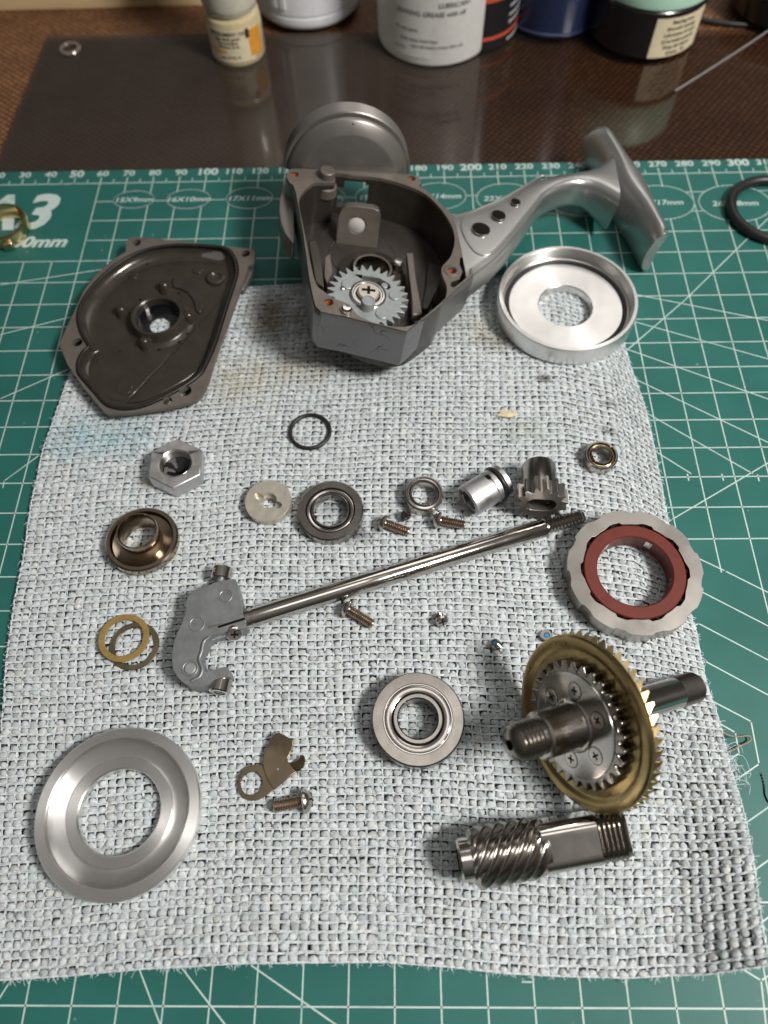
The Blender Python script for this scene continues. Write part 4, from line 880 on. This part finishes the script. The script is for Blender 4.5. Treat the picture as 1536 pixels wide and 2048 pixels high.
c_ = (-12.7,-42.3); part('dowel', G().lathe([(1.5, -1), (1.5, 1.2), (1.1, 1.7), (0.001, 1.75)], 24, Matrix.Translation((c_[0], c_[1], 0)), closed=False), 'steel_bright', reel)
c_ = (-20.7,17.3); part('pivot_pin', G().lathe([(3.6, -6), (3.5, -3.0), (2.5, -2.4), (2.5, 2.2), (2.2, 2.5), (0.001, 2.5)], 32, Matrix.Translation((c_[0], c_[1], 0)), closed=False), 'inner_matte', reel)
part('corner_web', G().plate([(-29.4,13.4),(-26.2,18.6),(-24.1,20.8),(-23.5,17.4),(-25.5,13.4),(-28.6,9.7)][::-1], [], -8, -3), 'inner', reel, bevel=0.3)
# rotor collar behind the body: turned around the spool axis
ca = Vector((-0.10, 0.995, 0)).normalized(); c0_ = Vector((-13.6, 21.9, -3.4))
gcol = G().lathe([(0.001, 0.0), (15.4, 0.0), (15.9, 0.2), (17.3, 1.1), (18.9, 2.0), (19.6, 2.7), (19.7, 3.2), (18.9, 3.35), (18.9, 3.75), (20.6, 3.9), (20.95, 4.2)]+thread(20.75, 21.0, 4.4, 9.4, 0.7)+[(20.6, 9.8), (19.0, 10.0), (17.5, 9.6), (17.0, 2.5), (0.001, 2.2)], 120, Matrix.Translation(c0_) @ axis_rot(ca).to_4x4(), closed=False)
gcol.f = [f for f in gcol.f if sum(gcol.v[i][2] for i in f)/len(f) > -3.6]      # the collar is cut away under the spool axis
part('collar', gcol, 'cup', reel)
dimple = c0_+ca*1.6+Vector((0, 0, 18.4)); part('drip', G().lathe([(0.001, 0), (0.35, 0.15), (0.3, 0.4), (0.001, 0.5)], 12, Matrix.Translation(dimple), closed=False), 'steel_bright', reel)
# curved trip fin hanging at the left side
fin_o = [(-34.8,18.9),(-35.4,11.4),(-35.1,5.3),(-34.1,-0.5),(-32.5,-4.8),(-29.8,-9.1)]; fin_i = [(-31.3,19.3),(-30.8,12.3),(-30.3,6.2),(-29.9,0.3),(-29.5,-4.2),(-29.3,-8.7)]
loop = fin_o+fin_i[::-1]
part('trip_fin', G().plate(smooth_loop(loop, 2) if False else loop, [], -13, -6), 'cup', reel, bevel=0.6)
# arm: lofted sections between the body and the foot
secs = [([(20.3,8.2),(23.4,-23.9)], 0.2, -13), ([(25.3,10.4),(27.2,-19.1)], 0.4, -12), ([(34.7,16.3),(35.1,-10.3)], 1.2, -10.5), ([(42.6,21.4),(42.9,1.9)], 2.2, -9.5), ([(49.0,27.2),(48.8,12.9)], 3.0, -8.5), ([(53.6,29.2),(52.3,18.5)], 3.6, -8), ([(58.7,31.0),(57.1,22.6)], 4.2, -7), ([(65.0,32.9),(63.3,25.4)], 4.6, -6.5), ([(70.5,35.1),(68.2,24.7)], 5.2, -6.5), ([(74.7,38.8),(72.5,20.8)], 6.0, -7.2), ([(77.7,43.1),(76.4,16.5)], 6.6, -7.6)]
loops = []
for (LR, ct, cb) in secs:
    Lp, Rp = Vector(LR[0]), Vector(LR[1]); hw = (Rp-Lp)/2; md = (Lp+Rp)/2; H = (ct-cb)/2; mc = (ct+cb)/2; lp = []
    wl_ = hw.length
    for i in range(28):
        a = 2*PI*i/28; cs, sn = math.cos(a), math.sin(a); ex_ = 2/max(3.0, min(6.0, 3.0+(wl_-4)*0.28))
        x = math.copysign(abs(cs)**ex_, cs); y = math.copysign(abs(sn)**ex_, sn)
        p = md-hw*x; lp.append((p.x, p.y, mc+H*y))
    loops.append(lp)
def cr(loops, per):
    out = []
    n = len(loops)
    for i in range(n-1):
        for k in range(per):
            t = k/per; lp = []
            for j in range(len(loops[0])):
                a, b, c, d = (Vector(loops[q_][j]) for q_ in (max(i-1, 0), i, i+1, min(i+2, n-1)))
                lp.append(tuple(0.5*((2*b)+(-a+c)*t+(2*a-5*b+4*c-d)*t*t+(-a+3*b-3*c+d)*t**3)))
            out.append(lp)
    out.append(loops[-1]); return out
part('arm', G().loft(cr(loops, 4)), 'paint', reel, angle=60)
for (c_, r_) in (((28.9,-0.6), 2.75), ((35.0,6.4), 2.15), ((41.1,13.3), 1.5)):
    zt_ = 0.75+0.0*r_
    cz = 1.2 if r_ > 2.5 else 1.95 if r_ > 2 else 2.65
    part('lightening_hole', G().lathe([(r_*1.12, cz-0.35), (r_*1.10, cz-0.05), (r_*0.98, cz-0.05), (r_*0.9, cz-0.4)], 32, Matrix.Translation((c_[0], c_[1], 0))), 'steel_bright', reel)
    part('hole_floor', G().lathe([(r_, cz-0.08), (0.001, cz-0.08)], 32, Matrix.Translation((c_[0], c_[1], 0)), closed=False), 'hole', reel)
# raised lip of the web panel
lip = [(23.5,-4.3),(23.1,2.9),(27.6,8.7),(36.4,14.9),(45.7,23.1),(51.6,28.6),(52.7,26.1),(50.6,19.5),(44.2,8.0),(36.4,-4.8),(31.9,-11.0),(29.1,-12.2),(26.3,-10.8)]
lz = [0.35, 0.4, 0.6, 1.35, 2.35, 3.05, 3.15, 2.9, 2.2, 1.35, 0.9, 0.65, 0.45]
part('web_lip', G().tube([(p[0], p[1], z-0.12) for p, z in zip(smooth_loop(lip, 3), [lz[i//3]+(lz[(i//3+1) % 13]-lz[i//3])*(i % 3)/3 for i in range(39)])], 0.42, 8, closed=True), 'paint', reel, angle=80)
# foot: tapering saddle plate standing on its long edge on the mat
FA = Vector((86.6, 90.4, 8.9)); FB = Vector((73.0, 150.0, 7.6)); fup = Vector((0.16, 0.0676, 0.985)).normalized(); ft = (FB-FA).normalized(); fup = (fup-ft*fup.dot(ft)).normalized(); fn = ft.cross(fup)*-1.0   # fn points towards the body
if fn.x > 0: fn = -fn
loops = []; n_s = 30
for i in range(n_s+1):
    s = i/n_s; L_ = (FB-FA).length; d0 = s*L_; d1 = (1-s)*L_
    hh = 8.5*max(0.30, (1-max(0, 1-d1/9.0)**2.6)**0.5) if s > 0.5 else 8.5*(0.88+0.12*min(1, d0/3))
    th_ = 1.75+1.9*math.exp(-((s-0.47)/0.16)**2)+0.7*math.exp(-((s-0.47)/0.34)**2)
    mid = FA.lerp(FB, s)+fn*(1.3*(2*s-1)**2-1.0)
    lp = []
    for k in range(28):
        a = 2*PI*k/28; cs, sn = math.cos(a), math.sin(a); x = math.copysign(abs(cs)**0.6, cs); y = math.copysign(abs(sn)**0.6, sn)
        p = mid+fn*(x*th_-1.5*y*y)+fup*(y*hh); p.z = max(p.z, 0.15); lp.append(tuple(p))
    loops.append(lp)
fo = part('foot', G().loft(loops), 'paint', reel, angle=60); fo.matrix_parent_inverse = reel.matrix_basis.inverted()
g = G(); Mp = Matrix.Translation(FA.lerp(FB, 0.02)+fup*8.0-fn*1.4); g.lathe([(0.001, -0.5), (0.5, -0.3), (0.55, .3), (0.001, .5)], 12, Mp, closed=False); fc = part('chipped_edge', g, 'steel_bright', reel); fc.matrix_parent_inverse = reel.matrix_basis.inverted()

# inside the housing ---------------------------------------------------------
gcx, gcy = (-6.5,-28.9)
Mg = Matrix.Translation((gcx+0.4, gcy-0.3, -6.2)) @ Matrix.Rotation(math.radians(4), 4, 'X')
slot = [(-1.7, 4.6), (3.6, 3.9), (6.0, 3.3), (6.9, 4.2), (6.4, 5.6), (3.4, 7.6), (-1.7, 7.9)]
gw = part('idle_gear', G().plate(gear2d(29, 10.2, 12.3, 0.16, 0.20), [slot[::-1]], -1.0, 1.0, Mg), 'zinc_gear', reel, bevel=0.12)
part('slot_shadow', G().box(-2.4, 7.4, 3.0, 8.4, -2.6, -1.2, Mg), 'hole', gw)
part('worm_shaft', G().lathe([(0.9, -2.4)]+thread(0.8, 1.5, -2.0, 3.6, 0.8)+[(1.2, 5.0), (0.001, 5.0)], 20, Mg @ Matrix.Translation((0.0, 4.9, -0.4)) @ Matrix.Rotation(PI/2, 4, 'Y'), closed=False), 'steel_bright', gw)
part('slot_pin', G().lathe([(1.05, -1), (1.05, 1.2), (0.8, 1.4), (0.001, 1.4)], 18, Mg @ Matrix.Translation((4.9, 4.6, 0)), closed=False), 'zinc_gear', gw)
for (x, y, r_) in ((-6.2, 3.3, 1.9), (8.0, 0.9, 1.7), (4.3, -6.7, 1.9)):
    part('cast_boss', G().lathe([(r_, 0.9), (r_, 1.35), (r_-0.2, 1.5), (0.001, 1.5)], 28, Mg @ Matrix.Translation((x, y, 0)), closed=False), 'zinc_gear', gw)
part('index_pin', G().lathe([(0.75, 0.9), (0.7, 1.4), (0.4, 1.65), (0.001, 1.7)], 16, Mg @ Matrix.Translation((-7.6, 1.6, 0)), closed=False), 'screw', gw)
part('hub_ring', G().lathe([(3.5, 0.9), (5.5, 0.9), (5.5, 1.5), (5.2, 1.7), (4.5, 1.7), (4.2, 1.4), (3.9, 1.4), (3.5, 1.7)], 48, Mg @ Matrix.Translation((0, 0.2, 0))), 'steel_turned', gw)
hs_ = part('hub_screw', G().lathe([(3.35, 1.2), (3.35, 2.3), (3.0, 2.7), (0.001, 2.85)], 36, Mg @ Matrix.Translation((0, 0.3, 0)), closed=False), 'cream_steel', gw)
g = G(); g.box(-2.0, 2.0, -.42, .42, 2.5, 2.88, Mg @ Matrix.Translation((0, 0.5, 0))); g.box(-.42, .42, -1.5, 1.5, 2.5, 2.90, Mg @ Matrix.Translation((0, 0.5, 0))); cr_ = part('cross_recess', g, 'hole', hs_)
part('crank_pin', G().lathe([(2.1, -2), (2.1, 3.6), (1.9, 3.95), (1.6, 4.0), (1.5, 3.85), (0.001, 3.85)], 32, Mg @ Matrix.Translation((-0.1, -4.6, 0)), closed=False), 'zinc_gear', reel)
# guide bracket with a pierced ear
bt = (-8.1,10.2)
br = [(-7.4, -14)]+[(-7.4, -4), (-6.4, -1.6), (-4.6, -0.3), (-2, 0), (3.6, 0), (5.4, -0.6), (6.2, -2.2), (6.4, -14)]
part('guide_bracket', G().plate(br, [circle(2.9, 28, (-1.0, -6.3))], -1.6, 1.6, Matrix.Translation((bt[0]-0.6, bt[1]-1.0, -2.8)) @ Matrix.Rotation(math.radians(78), 4, 'X')), 'inner_matte', reel, bevel=0.4)
part('guide_bush', G().lathe([(0.001, 1.55), (2.2, 1.4), (2.9, 0.9), (2.9, -1.0)], 28, Matrix.Translation((bt[0]-0.6, bt[1]-1.0, -2.8)) @ Matrix.Rotation(math.radians(78), 4, 'X') @ Matrix.Translation((-1.0, -6.3, 0)), closed=False), 'tub_like', reel)
bc = (-4.2,-11.2)
part('bearing_seat', G().lathe([(5.3, -17), (6.8, -17), (6.6, -10.4), (6.2, -10.0), (5.5, -10.0), (5.3, -10.4)], 48, Matrix.Translation((bc[0], bc[1], 0))), 'steel_dark', reel)
part('bearing_seat_wall', G().lathe([(6.7, -17), (11.5, -17), (10.4, -13.2), (6.8, -12.2)], 48, Matrix.Translation((bc[0], bc[1]+1.5, 0))), 'inner', reel)
b1 = [(6.6,-3.3),(8.9,-2.9),(9.7,-17.4),(11.1,-30.4),(7.9,-31.4),(7.7,-19.0)]
part('guide_bar', G().plate(b1[::-1], [], -12, -9), 'inner_matte', reel, bevel=0.5)
b2_ = [(14.2,-1.9),(19.2,-2.4),(17.4,-14.3),(14.0,-24.0),(11.8,-23.8),(13.5,-12.4)]
part('cavity_rib', G().plate(b2_[::-1], [], -16, -13), 'inner', reel, bevel=0.5)
c_ = (3.9,-8.0); part('bar_screw', G().lathe([(1.6, -16), (1.6, -9.4), (1.2, -8.9), (0.001, -8.8)], 16, Matrix.Translation((c_[0], c_[1], 0)), closed=False), 'screw', reel)
b3 = [(-24.9,-7.9),(-22.4,-7.4),(-20.7,-14.7),(-19.3,-27.7),(-22.0,-26.3),(-23.8,-16.4)]
part('side_rib', G().plate(b3[::-1], [], -14, -5), 'inner', reel, bevel=0.4)
b4 = [(-19.6,-9.7),(-18.0,-7.6),(-16.8,-16.2),(-18.3,-21.9),(-19.4,-19.0)]
part('side_lug', G().plate(b4[::-1], [], -15, -9), 'inner_matte', reel, bevel=0.4)

# ------------------------------------------------------------------ side cover
cv = thing('side_cover', 'greasy dark brown reel side cover lying hollow side up at upper left', 'reel cover', (0, 0, 0))
co = [(-91.43,100.68),(-91.1,102.77),(-89.83,103.79),(-85.48,103.44),(-69.96,101.14),(-55.99,98.63),(-47.16,97.03),(-46.26,95.86),(-46.3,92.81),(-46.44,90.04),(-48.34,89.58),(-48.41,87.1),(-49.95,78.72),(-52.6,64.17),(-55.12,50.4),(-56.34,41.95),(-57.79,36.21),(-59.54,34.05),(-68.06,31.71),(-78.19,30.16),(-85.15,29.65),(-86.72,30.57),(-94.43,39.29),(-101.18,48.16),(-105.76,56.66),(-104.51,64.5),(-103.13,72.58),(-102.14,79.11),(-99.52,86.07),(-95.13,92.86),(-90.8,96.79)][::-1]
lp_o = [(-101.86,70.22),(-100.98,65.58),(-99.04,61.01),(-96.91,57.63),(-95.85,55.68),(-97.15,53.78),(-98.0,49.99),(-97.18,45.71),(-94.67,42.41),(-90.85,38.21),(-87.17,34.08),(-83.95,32.33),(-80.11,31.78),(-74.88,32.91),(-68.69,36.36),(-62.95,40.69),(-59.5,44.4),(-58.17,47.77),(-56.07,56.95),(-53.82,72.86),(-52.26,83.0),(-52.17,87.92),(-53.57,92.96),(-56.31,97.09),(-60.68,98.47),(-70.21,99.32),(-77.26,99.08),(-84.09,97.29),(-90.09,93.58),(-95.23,88.03),(-99.12,81.35),(-101.24,75.5)][::-1]
bc2 = (-76.19,68.53); bh = (-76.17,67.63)
lp_s = smooth_loop(lp_o, 4)
rec = offset_loop(lp_s, -1.0)
CH = [((-87.88,101.06), 1.55), ((-49.57,95.1), 1.6), ((-100.03,57.4), 1.6), ((-68.08,34.32), 1.45), ((-63.02,37.91), 1.9)]
part('cover_rim', G().plate(co, [rec]+[circle(r_, 24, c_) for c_, r_ in CH], 6.9, 9.0), 'inner_matte', cv, bevel=0.25)
co_b = offset_loop(co, -1.2); co_c = offset_loop(co, -4.5)
part('cover_wall', G().loft([[(x, y, 2.3) for x, y in co_c], [(x, y, 5.4) for x, y in co_b], [(x, y, 7.0) for x, y in offset_loop(co, -0.1)]], cap0=False, cap1=False), 'cup', cv, angle=40)
def inset(loop, d, c):
    out = []
    for x, y in loop:
        v = Vector((x-c[0], y-c[1])); out.append(tuple(Vector(c)+v*(1-d/v.length)))
    return out
wall = [[(x, y, zz) for x, y in inset(rec, oo, bc2)] for oo, zz in ((4.6, 3.32), (3.4, 3.55), (2.4, 4.05), (1.6, 4.8), (0.95, 5.8), (0.45, 7.2), (0.0, 8.95))]
part('recess_wall', G().loft(wall, cap0=False, cap1=False), 'inner', cv, angle=60)
part('recess_floor', G().plate(inset(rec, 4.4, bc2), [circle(7.1, 48, bc2)], 2.3, 3.3), 'inner', cv)
part('seal_cord', G().tube([(x, y, 9.05) for x, y in offset_loop(lp_s, -0.15)], 0.5, 8, closed=True), 'rubber', cv, angle=80)
boss = part('bearing_boss', G().lathe([(11.2, 3.25), (9.7, 3.8), (9.0, 4.8), (8.6, 8.4), (8.3, 9.0), (7.6, 9.0), (7.2, 8.5), (6.95, 2.5), (7.2, 2.4)], 72, Matrix.Translation((bc2[0], bc2[1], 0))), 'inner', cv)
part('boss_seat', G().plate(circle(7.0, 48, bc2), [circle(3.35, 32, (bh[0], bh[1]+0.0))], 2.45, 3.0), 'black_gloss', cv)
part('boss_lining', G().lathe([(6.9, 3.0), (6.85, 5.2), (6.95, 5.3)], 48, Matrix.Translation((bc2[0], bc2[1], 0)), closed=False), 'black_gloss', cv)
for c_ in ((-89.21,72.58), (-76.34,82.92), (-66.53,69.6), (-79.35,58.97)):
    part('screw_post', G().lathe([(2.6, 3.0), (2.0, 4.2), (1.5, 7.4), (1.0, 8.0), (0.001, 8.1)], 24, Matrix.Translation((c_[0], c_[1], 0)), closed=False), 'inner', cv)
for c_, r_ in (((-83.72,42.11), 2.6), ((-62.28,58.74), 2.5), ((-66.43,91.71), 1.7), ((-88.69,89.75), 1.7)):
    part('ejector_mark', G().lathe([(r_, 3.2), (r_, 3.75), (r_-0.2, 3.9), (r_-0.5, 3.85), (0.001, 3.85)], 32, Matrix.Translation((c_[0], c_[1], 0)), closed=False), 'inner', cv)
c_ = (-59.59,87.6); part('pin_socket', G().lathe([(3.4, 3.2), (3.2, 4.9), (2.8, 5.2), (1.9, 5.2), (1.4, 4.4), (0.001, 4.2)], 36, Matrix.Translation((c_[0], c_[1], 0)), closed=False), 'inner', cv)
arc = [(-74.45,87.85),(-70.36,87.02),(-66.43,83.54),(-63.67,78.91),(-62.64,74.69),(-63.25,72.03),(-64.72,72.95),(-66.04,77.14),(-68.42,80.82),(-71.48,83.02),(-73.66,83.68)][::-1]
part('arc_rib', G().plate(smooth_loop(arc, 2), [], 3.2, 4.4), 'inner_dark', cv, bevel=0.3)
wedge = [(-81.96,36.07),(-76.96,36.77),(-70.25,40.57),(-64.37,44.96),(-61.7,47.86),(-60.36,51.35),(-58.29,60.46),(-56.18,75.51),(-57.71,76.13),(-66.07,62.29),(-70.03,55.07),(-75.03,46.98)][::-1]
part('floor_step', G().plate(wedge, [], 3.2, 4.1), 'inner', cv, bevel=0.3)
step2 = [(-97.01,59.64),(-91.54,58.99),(-81.82,56.59),(-71.1,55.86),(-76.73,46.15),(-81.56,38.33),(-86.1,37.36),(-90.51,40.54),(-95.37,45.89),(-97.5,50.78),(-97.18,55.73)][::-1]
part('floor_pad', G().plate(smooth_loop(step2, 2), [], 3.2, 3.62), 'inner', cv, bevel=0.25)
c_ = CH[3][0]; part('drain_screw', G().lathe([(1.44, 6.2), (1.2, 7.6), (0.7, 8.0), (0.001, 8.1)], 20, Matrix.Translation((c_[0], c_[1], 0)), closed=False), 'steel_dark', cv)
for i in (0, 1, 2):
    c_ = CH[i][0]; part('hole_lining', G().lathe([(1.5, 6.5), (1.3, 4.0), (0.8, 3.6)], 20, Matrix.Translation((c_[0], c_[1], 0)), closed=False), 'hole', cv)
rb = [(-48.98,89.19),(-46.99,92.18),(-46.76,90.53),(-47.38,86.79),(-49.62,80.7),(-50.47,80.96)][::-1]
part('side_lug', G().plate(rb, [], 2.6, 6.2), 'cup', cv, bevel=0.3)
# wet grease drops left in the cover
g = G()
for (x_, y_) in [(-84.3,94.73),(-71.77,81.47),(-66.47,63.66),(-68.72,60.29),(-74.92,57.26),(-87.41,56.68),(-59.99,90.81),(-84.26,78.91)]:
    g.lathe([(0.001, 0.55), (0.35, 0.4), (0.55, 0.0)], 10, Matrix.Translation((x_, y_, 3.5)), closed=False)
part('grease_drops', g, 'black_gloss', cv, kind='stuff')

for o in cv.children:            # the cover is shallow: bring its modelled depth to its real height
    for v in o.data.vertices: v.co.z = (2.35+(v.co.z/S-2.3)*0.69)*S

# ------------------------------------------------------------------ silver spool cap
t = thing('spool_cap', 'silver turned aluminium cap ring with threaded rim beside the reel foot', 'cap', (*(56.53,71.48), Z0), tilt(0.0, 0.01))
part('cap_shell', G().lathe([(8.6, 0.2), (21.3, 0.0), (22.1, 0.6), (22.3, 1.4), (22.3, 6.6), (22.0, 7.2), (21.0, 7.3), (20.7, 7.0)]+[(20.6-0.25*(i % 2), 6.8-0.42*i) for i in range(9)]+[(19.6, 2.9), (18.9, 2.7), (18.55, 2.7), (18.5, 3.0), (8.9, 3.0), (8.6, 2.7)], 128), 'alu', t)
part('seal_ring', G().lathe(torus(18.95, 0.72, z=3.15), 96), 'rubber', t, angle=80)

# ------------------------------------------------------------------ bottles and tins behind the mat (they stand on the smoked sheet)
ZB = -3.0
def wrap_text(name, body, size, r, z, ang, parent, mat, tiltz=0.0, bold=0.0, gap=0.06):
    me = text_mesh(body, size, 0, bold); me.materials.clear()
    for v in me.vertices:
        x, y = v.co.x/S, v.co.y/S; a = ang+x/r; v.co = ((r+gap)*math.cos(a)*S, (r+gap)*math.sin(a)*S, (z+y+tiltz*x)*S)
    return link(name, me, mat, parent, angle=0)
def band(r, z0, z1, a0, a1, seg=24, t=0.08):
    g = G(); vs = []; 
    for i in range(seg+1):
        a = a0+(a1-a0)*i/seg
        for rr_, z in ((r, z0), (r+t, z0), (r+t, z1), (r, z1)): vs.append((rr_*math.cos(a), rr_*math.sin(a), z))
    fs = [tuple(i*4+k for k in (0, 1, 2, 3)) for i in (0,)]+[tuple(seg*4+k for k in (3, 2, 1, 0))]
    for i in range(seg):
        for k in range(4): fs.append((i*4+k, (i+1)*4+k, (i+1)*4+(k+1) % 4, i*4+(k+1) % 4))
    return g.add(vs, fs)
M['ink'] = plain('black_ink', (0.02, 0.02, 0.022), 0.6, 0.1, bumpk=0)
M['ink_grey'] = plain('grey_ink', (0.16, 0.16, 0.17), 0.6, 0.1, bumpk=0)
M['white_plastic'] = plain('white_plastic', (0.70, 0.71, 0.74), 0.35, 0.04, bumpk=0.02, sss=0.1)
M['tub_white'] = plain('off_white_tub', (0.66, 0.65, 0.62), 0.4, 0.05, bumpk=0.02, sss=0.1)
M['navy'] = plain('navy_paint', (0.018, 0.028, 0.075), 0.3, 0.12, bumpk=0.02, coat=0.3)
M['black_paint'] = plain('black_paint', (0.012, 0.012, 0.013), 0.25, 0.2, bumpk=0.02, coat=0.3)
M['mint'] = plain('mint_lid', (0.50, 0.78, 0.62), 0.4, 0.05, bumpk=0.02)
M['cream'] = plain('cream_label', (0.66, 0.58, 0.40), 0.55, 0.08, bumpk=0.02)
M['orange'] = plain('orange_label', (0.62, 0.28, 0.03), 0.5, 0.1, bumpk=0.02)
M['oil'] = plain('pale_oil_bottle', (0.58, 0.49, 0.30), 0.18, 0.08, bumpk=0, coat=0.5, sss=0.3)
M['cap_pale'] = plain('pale_translucent_cap', (0.60, 0.58, 0.48), 0.25, 0.06, bumpk=0, coat=0.4, sss=0.3)
M['red_print'] = plain('red_print', (0.50, 0.07, 0.03), 0.5, 0.1, bumpk=0)
M['grey_print'] = plain('grey_print', (0.35, 0.35, 0.36), 0.5, 0.1, bumpk=0)

fx, fy = (-65.48,214.25)
t = thing('oil_bottle', 'small clear bottle of pale oil with orange and cream label', 'bottle', (fx, fy+11.5, ZB))
part('bottle_body', G().lathe([(0.001, 0), (10.8, 0), (11.5, 1), (11.5, 15.5), (11.0, 17.5), (9.2, 18.6), (0.001, 18.8)], 56, closed=False), 'oil', t)
part('cap', G().lathe([(0.001, 18.0), (9.0, 18.0), (10.6, 19.4), (11.4, 22.5), (11.4, 52), (10, 55), (0.001, 56)], 56, closed=False), 'cap_pale', t)
lb = part('label', band(11.5, 2.2, 15.2, -PI*0.86, -PI*0.25), 'cream', t)
part('label_panel', band(11.6, 3.6, 14.0, -PI*0.30, -PI*0.12), 'orange', lb)
part('label_stripe', band(11.6, 6.2, 7.2, -PI*0.86, -PI*0.58), 'orange', lb)
part('label_bar', band(11.62, 11.4, 15.0, -PI*0.335, -PI*0.285), 'ink', lb)
for z, tx, sz in ((13.6, 'INSTRUMENT OIL', 2.0), (11.8, 'light clock grade', 1.6), (10.2, 'fine precision', 1.6), (8.6, 'lubricant 10 ml', 1.5), (4.2, 'cod. 27 02 19', 1.6)):
    wrap_text('label_line', tx, sz, 11.62, z, -PI*0.55, lb, 'ink', bold=0.04)

fx, fy = (-36.97,238.75)
t = thing('white_bottle', 'plain white plastic bottle standing behind the small oil bottle', 'bottle', (fx, fy+23.5, ZB))
part('bottle_body', G().lathe([(0.001, 0), (21.5, 0), (23.2, 1.6), (23.5, 3), (23.5, 5.0), (23.1, 5.4), (23.1, 5.9), (23.6, 6.4), (23.6, 60), (20, 68), (12, 72), (0.001, 72)], 72, closed=False), 'white_plastic', t)
part('grip_rib', band(23.6, 9, 60, -PI*0.70, -PI*0.665, 4, 0.7), 'white_plastic', t); part('grip_rib', band(23.6, 9, 60, -PI*0.64, -PI*0.61, 4, 0.7), 'white_plastic', t)

fx, fy = (19.21,211.14)
t = thing('white_tub', 'white tub of grease with black printed lines of text', 'tub', (fx, fy+24.5, ZB))
part('tub_body', G().lathe([(0.001, 0), (22.6, 0), (24.0, 0.8), (24.5, 2.4), (24.8, 40), (25, 62), (0.001, 62)], 72, closed=False), 'tub_white', t)
part('label_edge', band(24.62, 4, 58, -PI*0.86, -PI*0.535, 24, 0.12), 'tub_white', t)
for z, tx, sz, an in ((21.5, 'BEARING GREASE with oil', 2.6, -0.54), (24.8, 'LUBRICANT', 2.6, -0.41), (15.0, 'for reel parts', 1.9, -0.67), (11.2, 'keep away from heat', 1.9, -0.60), (8.8, 'wipe off surplus grease after use', 1.7, -0.50), (7.4, 'net 50 g', 1.6, -0.71)):
    wrap_text('label_line', tx, sz, 24.85, z, PI*an, t, 'ink_grey', bold=0.03)

fx, fy = (36.09,219.26)
t = thing('black_tin', 'black tin with red stripes half hidden behind the white tub', 'tin', (fx-1, fy+21, ZB))
part('tin_body', G().lathe([(0.001, 0), (19.5, 0), (20, 0.6), (20, 60), (0.001, 61)], 64, closed=False), 'black_paint', t)
part('red_stripe', band(20, 5.0, 6.4, -PI*0.5, 0.3), 'red_print', t); part('red_stripe', band(20, 20.0, 22.0, -PI*0.5, 0.3), 'red_print', t)
for z in (2.0, 9.0, 12.0, 15.5): part('grey_print', band(20, z, z+1.1, -PI*0.24, -0.05, 10), 'grey_print', t)

fx, fy = (71.53,228.73)
t = thing('navy_tin', 'dark navy blue tin standing between the black tin and the mint jar', 'tin', (fx, fy+22, ZB))
part('tin_body', G().lathe([(0.001, 0), (20.6, 0), (21.4, 0.7), (21.8, 2.0), (21.8, 64), (0.001, 65)], 64, closed=False), 'navy', t)
part('base_bead', G().lathe([(21.6, 1.4), (22.2, 1.6), (22.3, 2.4), (21.7, 2.8)], 64), 'navy', t)

fx, fy = (108.83,212.67)
t = thing('black_jar', 'black jar with mint green lid and cream paper label', 'jar', (fx, fy+23.5, ZB))
part('jar_body', G().lathe([(0.001, 0), (21.6, 0), (23.0, 1.2), (23.5, 3), (23.5, 19.0), (22, 20.6), (0.001, 21)], 72, closed=False), 'black_paint', t)
part('lid', G().lathe([(0.001, 19.8), (22.6, 19.8), (23.8, 20.4), (24.2, 22), (24.2, 38), (23, 40), (0.001, 40.5)], 72, closed=False), 'mint', t)
lb = part('label', band(23.55, 1.6, 17.2, -PI*0.52, -PI*0.19), 'cream', t)
for i, tx in enumerate(('Bearing wax', 'Smooth running', 'Lubricates & seals', '(Corrosion guard)', 'Keep lid closed', 'Grams  30')):
    wrap_text('label_line', tx, 2.1, 23.66, 15.4-i*2.45, -PI*0.36, lb, 'ink', bold=0.05)

# cable and metal rim at the upper right
g = G().tube(smooth_path([(135.87,245.32,-4.5), (145.13,242.34,-4.5), (157.69,240.02,-4.5), (179.19,239.25,-4.5)], 6), 1.2, 8)
o = part('black_cable', g, 'rubber', angle=80); tag(o, 'thin black cable lying on the brown table cover at upper right', 'cable')
t = thing('metal_bowl', 'edge of a black bowl with bright metal rim at the top right corner', 'bowl', (*(175.34,252.98), -6))
part('bowl_body', G().lathe([(0.001, 0), (20, 0), (24, 4), (26, 16), (24.5, 16), (22, 5), (0.001, 2)], 64, closed=False), 'black_paint', t)
part('metal_rim', G().lathe(torus(25.2, 1.0, z=16.0), 72), 'steel_bright', t, angle=80)
